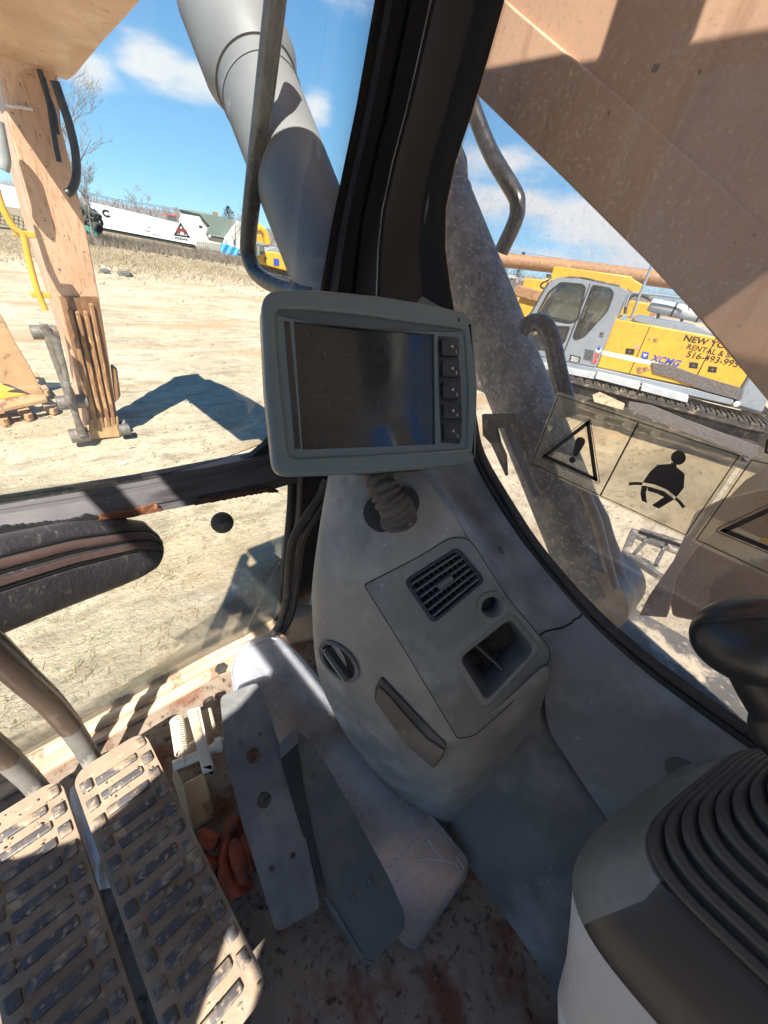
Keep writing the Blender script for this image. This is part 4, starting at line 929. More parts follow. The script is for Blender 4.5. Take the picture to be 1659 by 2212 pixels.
# padded grip across the top of the levers
m_foam = M('creased_black_foam', (.060, .056, .062), (.035, .032, .035), sc=8, rough=.42, bump=.9, bs=95, bd=.0022, c4=(.16, .145, .145), t4=(.60, .78), s4=55)
m_foamr = M('brown_groove', (.12, .075, .065), (.08, .05, .045), sc=10, rough=.6, bump=.3, bs=100)
Q = quad([(-160, 1185), (342, 1108), (352, 1232), (-160, 1432)], .46)
Q[3] = Q[3]
gfr = Fr(Q[0], Q[1]-Q[0], v=Q[0]-Q[3])
x0, ytop = gfr.uv(-160, 1190); 
nu, nv = 70, 40
vs = []; fs = []; mats = []
tp = [(-160, 1186), (0, 1153), (130, 1128), (262, 1119), (300, 1124), (325, 1148), (338, 1180)]
bt = [(-160, 1442), (0, 1372), (130, 1318), (262, 1266), (300, 1250), (328, 1232), (341, 1200)]
for i in range(nu+1):
    t = i/nu*(len(tp)-1); t = (1-(1-i/nu)**1.25)*(len(tp)-1); k = min(int(t), len(tp)-2); f_ = t-k
    a = Vector(gfr.uv(*tp[k])).lerp(Vector(gfr.uv(*tp[k+1])), f_); b = Vector(gfr.uv(*bt[k])).lerp(Vector(gfr.uv(*bt[k+1])), f_)
    e = max(0.0, 1-(t/(len(tp)-1))); en = min(1, e/.16); eh = math.sqrt(max(0, 1-(1-en)**2))
    for j in range(nv+1):
        s = j/nv; p = a.lerp(b, s); hgt = math.sqrt(max(0, 1-abs(2*s-1)**2.6))*.026*eh
        for gc in (.22, .38, .54):
            if en > .98: 
                d_ = abs(s-gc)/.022
                if d_ < 1: hgt -= .0035*(1-d_*d_)
        for gc in (.30, .46):
            if en > .9 and abs(s-gc) < .045: hgt += .0016
        vs.append(gfr.p(p.x, p.y, hgt))
nb = len(vs)
for i in range(nu):
    for j in range(nv):
        a = i*(nv+1)+j; fs.append((a, a+1, a+nv+2, a+nv+1)); s = (j+.5)/nv
        mats.append(1 if (abs(s-.30) < .045 or abs(s-.46) < .045) and i < nu*.55 else 0)
gp_ = thing('lever_grip', 'black ribbed foam grip hanging in front of the lower window', 'grip', tuple(gfr.p(.1, -.05, 0)))
go_ = obj('foam_grip', (vs, fs), [m_foam, m_foamr], gp_, smooth=True)
for p, k in zip(go_.data.polygons, mats): p.material_index = k
s_ = go_.modifiers.new('s', 'SOLIDIFY'); s_.thickness = .02; s_.offset = -1
for s, c in ((.22, 0), (.38, 0), (.54, 0)):
    L = []
    for k in range(12):
        t = k/11*3.2; q = int(min(t, 5)); f_ = t-q
        a = Vector(gfr.uv(*tp[q])).lerp(Vector(gfr.uv(*tp[q+1])), f_); b = Vector(gfr.uv(*bt[q])).lerp(Vector(gfr.uv(*bt[q+1])), f_); p = a.lerp(b, s); L.append(gfr.p(p.x, p.y, math.sqrt(1-abs(2*s-1)**2.6)*.026-.0024))
    tube('grip_bead', L, .0022, m_black, gp_, seg=8)
# ------------------------------------------------------------ bare foot plates
m_plate = M('scuffed_aluminium', (.135, .14, .148), (.085, .09, .10), sc=10, rough=.55, metal=.25, bump=.3, bs=60, c3=(.20, .20, .195), t3=(.5, .66), s3=7, c4=(.10, .098, .09), t4=(.66, .8), s4=90)
m_plate2 = M('grimy_rubber_plate', (.105, .108, .106), (.068, .074, .076), sc=8, rough=.6, bump=.35, bs=70, c3=(.13, .12, .10), t3=(.55, .66), s3=9, c4=(.16, .14, .10), t4=(.68, .74), s4=60)
def C5(L): return [(407+.388*x, 1355+.388*y) for x, y in L]
Pt, Pb = onz(530, 1480, 1.845), onz(645, 1960, 1.735); ax = (Pb-Pt); fa = Fr(Pt, (1, .05, 0), n=ax.cross(Vector((1, .05, 0))))
pa = thing('foot_plate', 'bare grey metal foot plate with round holes, nearer the pedals', 'foot plate', tuple(onz(600, 1750, 1.70)))
oa = roundp(fa.uvs(C5([(176, 384), (386, 305), (440, 430), (495, 620), (605, 1010), (652, 1165), (728, 1530), (722, 1570), (505, 1693), (480, 1668), (300, 1090), (205, 700)])), [.012, .014, .03, 0, 0, .02, .012, .012, .008, .006, 0, 0], 5)
def hc(fr, x, y, rpx, n=18):
    c = C5([(x, y)])[0]; a = Vector(fr.uv(c[0], c[1])); b = Vector(fr.uv(c[0]+rpx*.388, c[1])); return circ(a.x, a.y, (b-a).length, n)
plate('metal_plate', fa, oa, .005, m_plate, pa, holes=[hc(fa, 365, 712, 42, 24), hc(fa, 422, 960, 40, 24), hc(fa, 287, 640, 13), hc(fa, 397, 595, 12), hc(fa, 582, 1270, 15), hc(fa, 465, 1342, 15)], bevel=.0012)
plate('plate_stiffener', fa, roundp(fa.uvs([(545, 1560), (600, 1590), (640, 1740), (690, 1945), (655, 1960), (600, 1740)]), .004), .02, m_plate2, pa, c=-.0055, bevel=.002)
Pt, Pb = onz(650, 1600, 1.80), onz(830, 2040, 1.675); ax = (Pb-Pt); fb = Fr(Pt, (1, -.02, 0), n=ax.cross(Vector((1, .02, 0))))
pb = thing('foot_plate', 'grimy dark grey foot plate with rivets, lying on the clear plastic sleeve', 'foot plate', tuple(onz(770, 1850, 1.64)))
ob = roundp(fb.uvs(C5([(588, 570), (655, 608), (765, 760), (830, 870), (935, 1060), (1112, 1385), (1208, 1600), (1203, 1690), (1030, 1857), (975, 1828), (825, 1570), (770, 1490), (705, 1200), (655, 960), (610, 770), (500, 650)])), [.003, .01, 0, 0, 0, 0, .02, .02, .008, .008, 0, 0, 0, 0, 0, .002], 4)
plate('rubber_plate', fb, ob, .006, m_plate2, pb, bevel=.0015, holes=[])
plate('rubber_plate_edge', fb, roundp(fb.uvs(C5([(770, 1500), (825, 1580), (975, 1845), (1035, 1870), (1030, 1890), (960, 1855), (800, 1590), (745, 1500)])), .002), .010, m_plate2, pb, c=.003, bevel=.002)
plate('folded_edge', fb, fb.uvs(C5([(500, 652), (585, 575), (608, 600), (612, 640), (512, 735)])), .02, m_plate, pb, c=.012, bevel=.001)
plate('inner_strip', fb, fb.uvs(C5([(512, 735), (600, 620), (640, 900), (700, 1200), (760, 1460), (720, 1440), (610, 1080)])), .004, m_black, pb, c=.006, bevel=.001)
for x, y, r in [(690, 836, 17), (1010, 1418, 20), (914, 1515, 20)]:
    c = C5([(x, y)])[0]; a = Vector(fb.uv(*c)); tube('rivet', [fb.p(a.x, a.y, -.001), fb.p(a.x, a.y, .0025), fb.p(a.x, a.y, .0035)], [.0055, .0052, .003], m_plate2, pb, seg=16)
c = C5([(698, 935)])[0]; a = Vector(fb.uv(*c)); plate('round_patch', fb, circ(a.x, a.y, .0115, 24), .001, M('patch_grey', (.10, .10, .10), (.075, .075, .075), rough=.6), pb, c=.0008)
# ------------------------------------------------------------ clear plastic sleeve leaning on the console
m_film = glass('milky_clear_plastic', tint=(.93, .94, .97), dust=.03, dcol=(.90, .915, .96), smear=.62, refl=5, dsc=160, gr=.22)
m_film2 = glass('clear_plastic_edge', tint=(.88, .90, .95), dust=.05, dcol=(.84, .86, .95), smear=.45, refl=3, dsc=160, gr=.15)
Pa, Pb_, Pc = onz(1006, 1878, 1.645), onz(882, 2038, 1.645), ony(562, 1382, .66)
fp = Fr(Pa, Pb_-Pa, n=(Pb_-Pa).cross(Pc-Pa))
sl_ = thing('plastic_sleeve', 'clear plastic sleeve with cracked lower end leaning along the console', 'plastic sleeve', tuple(onz(950, 1950, FZ)))
oo = roundp(fp.uvs(C5([(240, 250), (262, 160), (320, 85), (400, 55), (500, 62), (580, 120), (690, 245), (1000, 640), (1250, 928), (1545, 1285), (1552, 1335), (1535, 1395), (1272, 1772), (1238, 1782), (1180, 1742), (1000, 1500), (720, 1010), (430, 560), (262, 380)])), .006, 3)
plate('sleeve_sheet', fp, oo, .003, m_film, sl_, bevel=.0008)
plate('sleeve_back', fp, scaled(oo, .98), .002, m_film2, sl_, c=-.012)
tube('sleeve_rim', [fp.p(x, y, .001) for x, y in oo]+[fp.p(*oo[0], .001)], .0028, m_film2, sl_, seg=8)
tube('sleeve_rim', [fp.p(x, y, .001) for x, y in scaled(oo, .955)[:int(len(oo)*.62)]], .0016, m_film2, sl_, seg=6)
lb = fp.uvs(C5([(1235, 1170), (1262, 1190), (1130, 1350), (1105, 1335)])); plate('embossed_bar', fp, roundp(lb, .005, 5), .001, m_film2, sl_, c=.0022, bevel=.0005)
m_crack = M('crack_white', (.60, .62, .72), (.5, .52, .6), rough=.4, bump=0)
for L in ([(1340, 1185), (1300, 1240), (1255, 1300), (1330, 1290), (1420, 1300), (1480, 1320)], [(1340, 1185), (1360, 1230), (1420, 1290)], [(1255, 1300), (1190, 1370), (1150, 1440)], [(1490, 1280), (1530, 1340), (1520, 1370), (1485, 1320)]):
    tube('crack_line', [fp.p(*fp.uv(*c), .0012) for c in C5(L)], .0009, m_crack, sl_, seg=6)
# ------------------------------------------------------------ pivot bracket with spring
m_brk = M('cream_bracket_paint', (.60, .55, .46), (.48, .42, .33), sc=12, rough=.6, bump=.2, c3=(.25, .19, .13), t3=(.6, .68), s3=16)
br = thing('pivot_bracket', 'cream pivot bracket with coil spring between pedal and metal plate', 'bracket', tuple(onz(430, 1660, FZ)))
def zz(L, z): return [onz(x, y, z) for x, y in L]
extr('clevis', zz([(402, 1532), (432, 1522), (448, 1600), (462, 1655), (436, 1665), (418, 1590)], 1.80), (0, 0, -.02), m_brk, br, bevel=.004)
extr('clevis_slot', zz([(409, 1540), (427, 1534), (440, 1590), (420, 1598)], 1.803), (0, 0, -.004), m_tan, br, bevel=.002)
extr('back_plate', zz([(376, 1562), (402, 1548), (456, 1525), (472, 1590), (478, 1602), (385, 1640)], 1.76), (0, 0, -.04), m_tan, br, bevel=.004)
tube('cross_rod', zz([(374, 1655), (440, 1628), (500, 1594)], 1.79), .0095, m_brk, br, seg=16)
tube('cross_nut', zz([(466, 1612), (480, 1606)], 1.79), .015, m_brk, br, seg=8)
bm = bmesh.new(); a, b = onz(381, 1552, 1.80), onz(393, 1625, 1.80); d = (b-a); L = []; u = d.normalized().orthogonal(); w = d.normalized().cross(u)
for k in range(15*12+1): an = k/12*2*math.pi; L.append(a+d*(k/180)+(u*math.cos(an)+w*math.sin(an))*.0085)
add_tube(bm, L, .0016, 6); obj('coil_spring', bm, m_brk, br, smooth=True)
tube('spring_hook', [b, onz(396, 1640, 1.80), onz(398, 1655, 1.80)], .0016, m_brk, br, seg=6)
extr('side_leg', zz([(374, 1650), (395, 1690), (412, 1785), (404, 1790), (385, 1720), (372, 1680)], 1.72), (0, 0, -.08), m_brk, br, bevel=.003)
extr('foot_tab', zz([(396, 1690), (440, 1668), (462, 1745), (460, 1758), (418, 1785), (408, 1770)], 1.645), (0, 0, -.02), m_tan, br, bevel=.004)
# ------------------------------------------------------------ orange glove
m_glove = M('grubby_orange_rubber', (.36, .07, .03), (.20, .04, .022), sc=16, rough=.7, bump=.8, bs=130, bd=.003, c3=(.10, .04, .028), t3=(.52, .64), s3=26, c4=(.30, .15, .08), t4=(.66, .74), s4=70)
gl = thing('rubber_glove', 'crumpled orange rubber glove on the floor between the pedals', 'glove', tuple(onz(490, 1880, FZ)))
def gf_(L, z): return [onz(x, y, zz_) for (x, y), zz_ in zip(L, z)]
pal = [[onz(x, y, z) for x, y, z in r] for r in [
  [(492, 1768, 1.66), (505, 1758, 1.69), (520, 1765, 1.69), (528, 1790, 1.66)],
  [(480, 1800, 1.66), (497, 1795, 1.705), (508, 1805, 1.68), (522, 1822, 1.66)],
  [(470, 1840, 1.66), (484, 1828, 1.71), (500, 1845, 1.665), (528, 1862, 1.66)],
  [(465, 1885, 1.65), (478, 1862, 1.715), (502, 1880, 1.66), (540, 1895, 1.67)],
  [(468, 1920, 1.64), (486, 1900, 1.71), (512, 1905, 1.69), (548, 1902, 1.67)],
  [(490, 1950, 1.63), (505, 1940, 1.69), (525, 1935, 1.69), (550, 1920, 1.65)]]]
grid('glove_palm', pal, m_glove, gl, sub=3, th=.003)
for L, zs, r in [([(436, 1800), (452, 1815), (470, 1822)], [1.66, 1.68, 1.68], [.010, .014, .013]), ([(437, 1850), (452, 1868), (468, 1880)], [1.655, 1.67, 1.67], [.009, .013, .012]),
                 ([(506, 1822), (514, 1850), (522, 1880), (520, 1905)], [1.69, 1.695, 1.69, 1.68], [.011, .015, .014, .012]), ([(528, 1810), (534, 1850), (540, 1890)], [1.68, 1.685, 1.68], [.009, .013, .012]),
                 ([(448, 1890), (462, 1908), (480, 1922)], [1.645, 1.655, 1.66], [.009, .012, .012])]:
    P_ = gf_(L, zs); P_ = spline(P_, 5); rr = [float(np.interp(i/(len(P_)-1)*(len(r)-1), range(len(r)), r)) for i in range(len(P_))]
    P_ = [P_[0]+(P_[0]-P_[1]).normalized()*r[0]*.6]+P_; rr = [r[0]*.45]+rr
    bm = bmesh.new(); add_tube(bm, P_, rr, 14)
    for v in bm.verts: v.co += Vector((mnoise.noise(v.co*90), mnoise.noise(v.co*90+Vector((3, 3, 3))), 0))*.0022
    obj('glove_finger', bm, m_glove, gl, smooth=True, ang=80)
bm = bmesh.new(); R = random.Random(21)
for k in range(1600):
    x, y = R.uniform(-.25, .44), R.uniform(-.1, .68)
    if mnoise.noise(Vector((x*9, y*9, 2))) < R.uniform(-.35, .3): continue
    s_ = R.uniform(.0008, .0028)*(1 if R.random() < .93 else 2.2)
    bmesh.ops.create_icosphere(bm, subdivisions=1, radius=1, matrix=Matrix.Translation((x, y, FZ+s_*.4)) @ Matrix.Diagonal((s_*R.uniform(.7, 2), s_, s_*.7, 1)))
for v in bm.verts: v.co += Vector((R.uniform(-1, 1), R.uniform(-1, 1), R.uniform(-1, 1)))*.0005
m_crumb = M('floor_crumbs', (.20, .145, .10), (.07, .045, .03), sc=14, rough=.95, bump=0)
fd = obj('floor_dirt', bm, m_crumb, center=False); struct(fd, 'stuff'); fd['label'] = 'crumbs of dried mud and rust scattered on the cab floor'
# crumpled plastic between the pedals
m_bag = M('crumpled_white_film', (.62, .62, .64), (.45, .46, .5), sc=12, rough=.28, bump=.5, bs=40, bd=.003)
R = random.Random(8); rows = []
for j in range(11):
    r = []
    for i in range(9):
        s, t = i/8, j/10; x = 150+s*75+t*20; y = 1700+t*235-s*20
        r.append(onz(x, y, 1.66+R.uniform(-.014, .014)))
    rows.append(r)
tag(grid('plastic_bag', rows, m_bag, None, sub=1, th=.001, smooth=False), 'crumpled white plastic film wedged between the two muddy pedals', 'plastic bag')
# ------------------------------------------------------------ rubber stop on the lower glass
bp = thing('rubber_stop', 'round black rubber stop stuck on the lower front glass', 'rubber stop', tuple(ony(480, 1130, .79)))
c = ony(479, 1128, .792); d = (ony(492, 1139, .745)-c).normalized()
prof_ = [(0, .0262), (.004, .0262), (.0045, .0235), (.008, .0232), (.0085, .0258), (.012, .0255), (.016, .018), (.022, .0095), (.034, .0085), (.036, .0112), (.045, .0112), (.0465, .009), (.047, .002)]
tube('stop_body', [c+d*a for a, r in prof_], [r for a, r in prof_], M('stop_rubber', (.055, .06, .058), (.08, .085, .08), sc=20, rough=.6, bump=.2), bp, seg=36, ang=30)
# ------------------------------------------------------------ right armrest pod, gaiter and joystick
pod = thing('joystick_pod', 'rounded armrest pod with ribbed black gaiter at lower right', 'armrest pod', (.39, -.22, 1.7))
m_podg = plastic('pod_green_grey', (.135, .142, .134), (.105, .112, .108))
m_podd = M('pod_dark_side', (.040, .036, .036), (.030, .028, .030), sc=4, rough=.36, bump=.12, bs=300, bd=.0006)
m_podw = plastic('pod_pale_base', (.42, .43, .45), (.37, .38, .41))
PX, PY = .388, -.226
def sup(a, b, z, n=160, e=3.6, cx=PX, cy=PY):
    out = []
    for k in range(n):
        t = 2*math.pi*k/n; c, s = math.cos(t), math.sin(t); x, y = a*math.copysign(abs(c)**(2/e), c), b*math.copysign(abs(s)**(2/e), s)
        out.append(Vector((cx+x, cy-x*.30+y, z)))
    return out
def rings(name, L, mat, par, cap0=False, cap1=False, **k):
    n = len(L[0]); vs = [p for r in L for p in r]; fs = [(i*n+j, i*n+(j+1) % n, (i+1)*n+(j+1) % n, (i+1)*n+j) for i in range(len(L)-1) for j in range(n)]
    if cap0: fs.append(tuple(range(n))[::-1])
    if cap1: fs.append(tuple((len(L)-1)*n+j for j in range(n)))
    return obj(name, (vs, fs), mat, par, smooth=True, **k)
rings('pod_base', [sup(.09, .03, 1.66, cy=-.29), sup(.11, .045, 1.80, cy=-.28), sup(.132, .07, 1.95, cy=-.25), sup(.150, .090, 2.05, cy=-.245), sup(.155, .106, 2.13, cy=-.232), sup(.154, .120, 2.175), sup(.152, .119, 2.186)], m_podw, pod, ang=50)
po = rings('pod_cover', [sup(.1555, .1215, 2.178), sup(.156, .122, 2.186), sup(.153, .120, 2.200), sup(.144, .115, 2.222), sup(.132, .109, 2.243), sup(.124, .105, 2.256, e=4.2), sup(.120, .103, 2.262, e=4.6), sup(.10, .10, 2.262)], [m_podg, m_podd], pod, ang=60)
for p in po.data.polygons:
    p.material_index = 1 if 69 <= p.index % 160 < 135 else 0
m_bell = M('ribbed_gaiter_rubber', (.040, .037, .036), (.060, .054, .050), sc=9, rough=.52, bump=.3, bs=200, bd=.0008, c3=(.15, .125, .10), t3=(.60, .74), s3=14)
L = []
nr = 9
for k in range(nr):
    t = k/(nr); a = .116*(1-t*.72); z = 2.262+.088*t; cx, cy = PX+.012*t, PY+.035*t
    for da, dz in ((.0, 0), (.0012, .003), (0, .0066), (-.003, .0082), (-.0070, .0066), (-.0088, .0050)):
        L.append(sup(a+da, a+da-.014*(1-t), z+dz, cx=cx, cy=cy, e=4.6-2.2*t))
L.append(sup(.022, .022, 2.352, cx=PX+.012, cy=PY+.037, e=2)); L.append(sup(.017, .017, 2.352, cx=PX+.012, cy=PY+.037, e=2))
rings('ribbed_gaiter', L, m_bell, pod, ang=75, cap1=True)
js = thing('joystick', 'glossy black joystick knob rising out of the ribbed gaiter', 'joystick', (PX+.012, PY+.037, 2.35))
m_knobj = M('dark_joystick_plastic', (.016, .016, .018), (.022, .022, .024), sc=8, rough=.33, bump=.15, bs=500, bd=.0004)
k0 = at(1672, 1600, .335)
st = [Vector((PX+.012, PY+.037, 2.345)), k0, at(1664, 1545, .335), at(1650, 1480, .335), at(1645, 1430, .338)]
tube('joystick_stem', st, [.016, .013, .0145, .022, .030], m_knobj, js, seg=24, curve=6)
c = at(1634, 1384, .335); bm = bmesh.new(); bmesh.ops.create_uvsphere(bm, u_segments=48, v_segments=28, radius=1)
U = (at(1750, 1390, .335)-c); U.normalize(); N_ = (V(EYE)-c).normalized(); VV = N_.cross(U).normalized(); N_ = U.cross(VV)
for v in bm.verts:
    x, y, z = v.co; yy = y; k = 1+.10*x - .10*y
    v.co = c+U*(x*.052)+VV*(y*.0385*(1+.06*x))+N_*(z*.036)
obj('joystick_knob', bm, m_knobj, js, smooth=True, ang=180)
L = []
for k in range(25):
    a = math.pi*(.06+.88*k/24); L.append(c+U*(-math.cos(a)*.0515)+VV*(.011+math.sin(a)*.010)*1+N_*(math.sin(a)*.0335))
tube('mould_line', L, .0006, m_black, js, seg=6)
# ------------------------------------------------------------ stickers on the right window
m_stk = glass('clear_sticker_film', tint=(.97, .94, .86), dust=.035, dcol=(.85, .80, .68), smear=.26, refl=1.6, dsc=25)  # yellowish milky tint stands in for a warm reflection on the film
m_ink = M('black_print', (.012, .008, .007), rough=.55, bump=0)
def C6_(L): return [(1016.5+.3873*x, 813+.3873*y) for x, y in L]
sf = Fr((.6285, 0, 2.5), (0, -1, 0), (0, 0, 1))
def SU(L): return sf.uvs(C6_(L))
s1 = thing('warning_sticker', 'clear seat belt warning sticker with exclamation triangle on side window', 'sticker', tuple(sf.p(*SU([(900, 480)])[0])))
plate('sticker_film', sf, roundp(SU([(483, 82), (1532, 432), (1213, 905), (328, 497)]), .006, 4), .0006, m_stk, s1)
def outline_ring(name, L, w, par, r=0.0):
    """thin printed frame of given width"""
    P = roundp(L, r, 4) if r else L; c = Vector((sum(p[0] for p in P)/len(P), sum(p[1] for p in P)/len(P))); inn = []
    n = len(P)
    for i in range(n):
        p, a, b = Vector(P[i]), Vector(P[i-1]), Vector(P[(i+1) % n]); t1, t2 = (p-a), (b-p)
        if t1.length < 1e-7: t1 = t2
        if t2.length < 1e-7: t2 = t1
        t1.normalize(); t2.normalize(); n1 = Vector((-t1.y, t1.x)); n2 = Vector((-t2.y, t2.x)); m = (n1+n2); m = m/max(.3, m.dot(n1)) if m.length > 0 else n1
        if n1.dot(c-p) < 0: m = -m
        inn.append(tuple(p+m*w))
    bm = bmesh.new(); a = [bm.verts.new(sf.p(x, y, .0010)) for x, y in P]; b = [bm.verts.new(sf.p(x, y, .0010)) for x, y in inn]
    for i in range(n): bm.faces.new((a[i], a[(i+1) % n], b[(i+1) % n], b[i]))
    return obj(name, bm, m_ink, par)
def ink(name, L, par, r=0): return plate(name, sf, roundp(L, r, 4) if r else L, .0003, m_ink, par, c=.0011)
outline_ring('printed_frame', SU([(490, 103), (1503, 440), (1201, 886), (341, 489)]), .0012, s1)
ink('divider_line', SU([(931, 258), (940, 262), (730, 664), (722, 660)]), s1)
outline_ring('triangle_outline', SU([(668, 222), (726, 606), (376, 446)]), .0009, s1, .008)
outline_ring('triangle', SU([(664, 238), (712, 590), (396, 446)]), .0058, s1, .003)
ink('exclamation_bar', SU([(588, 352), (604, 338), (628, 340), (641, 356), (638, 376), (598, 442), (582, 446), (571, 436)]), s1, .002)
ink('exclamation_dot', SU([(568+18*math.cos(a*.5236), 466+17*math.sin(a*.5236)) for a in range(12)]), s1)
ink('person_head', SU([(1160+42*math.cos(a*.393), 453+40*math.sin(a*.393)) for a in range(16)]), s1)
ink('person_body', SU([(1120, 478), (1150, 492), (1150, 505), (1195, 543), (1190, 622), (1149, 672), (1095, 630), (1030, 603), (962, 590), (1000, 532), (1045, 492), (1118, 488)]), s1)
ink('belt_line', SU([(885, 590), (920, 588), (962, 590), (957, 606), (920, 604), (882, 608)]), s1)
ink('belt_line', SU([(1149, 672), (1175, 695), (1200, 728), (1182, 734), (1160, 705), (1138, 684)]), s1)
ink('person_legs', SU([(957, 608), (990, 612), (978, 650), (985, 706), (955, 692), (948, 650)]), s1)
ink('person_legs', SU([(990, 612), (1080, 640), (1138, 684), (1050, 737), (1012, 718), (1080, 672), (1040, 652), (988, 638)]), s1)
s2 = thing('warning_sticker', 'clear warning sticker cut off by the right picture edge behind the knob', 'sticker', tuple(sf.p(*SU([(1600, 800)])[0])))
S2 = [(1562, 442), (1228, 922), (1760, 1170), (2300, 1400), (2700, 700)]
plate('sticker_film', sf, roundp(SU(S2), .006, 4), .0006, m_stk, s2)
outline_ring('printed_frame', SU([(1566, 462), (1256, 910), (1760, 1145), (2260, 1370), (2640, 720)]), .0012, s2)
outline_ring('triangle_outline', SU([(1350, 858), (1980, 560), (2050, 1150)]), .0009, s2, .008)
outline_ring('triangle', SU([(1385, 860), (1960, 590), (2020, 1120)]), .0058, s2, .003)
plate('yellow_dot', sf, circ(*SU([(1640, 912)])[0], .0035, 16), .0003, m_yel, s2, c=.0011)
s3 = thing('warning_sticker', 'small clear sticker corner at the right picture edge above the seat belt one', 'sticker', tuple(sf.p(*SU([(1700, 350)])[0])))
plate('sticker_film', sf, roundp(SU([(1630, 330), (1598, 440), (2200, 640), (2250, 420)]), .006, 4), .0006, m_stk, s3)
outline_ring('printed_frame', SU([(1650, 350), (1638, 425), (2180, 620), (2220, 430)]), .0022, s3)
# glazing mark etched low on the glass
gm = thing('glazing_mark', 'small printed glazing mark on the lower corner of side window', 'glass mark', tuple(sf.p(*SU([(980, 1235)])[0])))
cx, cy = SU([(982, 1235)])[0]
def earc(cx, cy, rx, ry, a0, a1, rot, n=20):
    c, s = math.cos(rot), math.sin(rot); return [(cx+rx*math.cos(a)*c-ry*math.sin(a)*s, cy+rx*math.cos(a)*s+ry*math.sin(a)*c) for a in [a0+(a1-a0)*k/n for k in range(n+1)]]
tube('mark_oval', [sf.p(x, y, .001) for x, y in earc(cx, cy, .0095, .0062, 0, 2*math.pi, -.5)], .0003, m_ink, gm, seg=5)
for k in range(3):
    tube('mark_arc', [sf.p(x, y, .001) for x, y in earc(cx-.003+.0035*k, cy+.001-.0016*k, .0028, .0036, -1.2, 1.2, -.5)], .0003, m_ink, gm, seg=5)
m_lightink = M('pale_print', (.45, .55, .65), rough=.6, bump=0)
a_, b_ = SU([(950, 1275)])[0]; text('etched_code', 'E3  003  038', sf, a_, b_, .0045, m_lightink, gm, rot=-.28)
# ------------------------------------------------------------ neighbouring excavator
def K5(x, y): return (1016.5+.3873*x, 508+.3873*y)
xo, xo2 = onz(*K5(370, 690), 1.1), onz(*K5(1600, 990), 1.1)
xd = (xo2-xo); xd.z = 0
xf = Fr(xo, xd, v=(0, 0, 1), n=(xd.y, -xd.x, 0))
def XU(L): return [xf.uv(*K5(*p)) for p in L]
m_xgrey = M('grey_machine_paint', (.22, .25, .28), (.19, .215, .24), sc=2, rough=.4, bump=.03, c3=(.30, .30, .29), t3=(.62, .72), s3=3)
m_xlight = M('light_grey_step', (.42, .44, .45), (.33, .35, .36), sc=6, rough=.6, bump=.2)
m_xdark = M('dark_track_steel', (.035, .029, .025), (.07, .058, .048), sc=6, rough=.8, bump=.4, c3=(.25, .20, .14), t3=(.55, .66), s3=6)
m_tex = M('scaly_band_grey', (.075, .065, .062), (.13, .115, .11), sc=26, rough=.8, bump=.8, bs=30, bd=.02)
m_stripe = M('white_stripe', (.75, .75, .73), rough=.5, bump=0)
m_blue = M('blue_mark', (.03, .07, .35), rough=.5, bump=0)
m_red = M('red_mark', (.45, .08, .06), rough=.5, bump=0)
m_cglass = glass('neighbour_cab_glass', tint=(.62, .66, .64), dust=.03, refl=1.2, dsc=8)
m_galv = M('galvanised_tank', (.46, .47, .47), (.38, .39, .40), sc=4, rough=.45, metal=.3, bump=.1, c3=(.25, .2, .15), t3=(.64, .7), s3=6)
xc = thing('crawler_excavator', 'yellow crawler excavator with grey cab and black lettering parked beside', 'excavator', tuple(xf.p(2, 0, -1.2)-Vector((0, 0, 1.1))))
yel = XU([(806, 466), (1000, 500), (1410, 574), (1640, 640), (1570, 745), (1506, 850), (1497, 903), (700, 738), (745, 620)])
plate('engine_house', xf, yel, 2.3, m_yel, xc, bevel=.03)
for L in ([(1000, 506), (1004, 507), (884, 781), (879, 780)], [(1368, 572), (1373, 573), (1268, 780), (1262, 778)], [(1262, 778), (1268, 780), (1228, 862), (1222, 860)], [(700, 740), (1222, 846), (1222, 852), (700, 746)]):
    plate('door_gap', xf, XU(L), .004, m_dark, xc, c=.003)
for x, y in [(890, 650), (1245, 727), (1350, 750)]:
    h = plate('latch_box', xf, XU([(x-22, y-20), (x+26, y-14), (x+20, y+18), (x-28, y+12)]), .01, m_dark, xc, c=.006)
    plate('latch', xf, circ(*XU([(x-2, y)])[0], .02, 12), .012, m_steel, h, c=.015)
plate('white_stripe', xf, XU([(737, 643), (905, 678), (1000, 700), (1168, 742), (1000, 722), (905, 704), (731, 666)]), .003, m_stripe, xc, c=.0035)
mk = plate('blue_badge', xf, XU([(960, 648), (995, 655), (990, 690), (968, 694), (950, 680)]), .004, m_blue, xc, c=.005)
plate('badge_triangle', xf, XU([(962, 660), (986, 665), (970, 682)]), .002, m_stripe, mk, c=.007)
def xt(s, x, y, size, mat, bold=0, sx=1.0, sh=0, rot=0):
    a, b = XU([(x, y)])[0]; return text('lettering', s, xf, a, b, size, mat, xc, c=.005, sx=sx, bold=bold, th=.001, shear=sh, rot=rot)
a, b = XU([(1003, 698)])[0]; w = Vector(XU([(1138, 717)])[0])-Vector((a, b)); xt('XCMG', 1003, 698, .175, m_blue, bold=.028, sx=1.08, sh=.2)
xt('NEW YORK', 1183, 586, .155, m_ink, bold=.022, sx=1.22)
xt('RENTAL & SALES', 1200, 634, .145, m_ink, bold=.004, sx=1.02)
xt('516-493-9951', 1197, 676, .165, m_ink, bold=.008, sx=1.12)
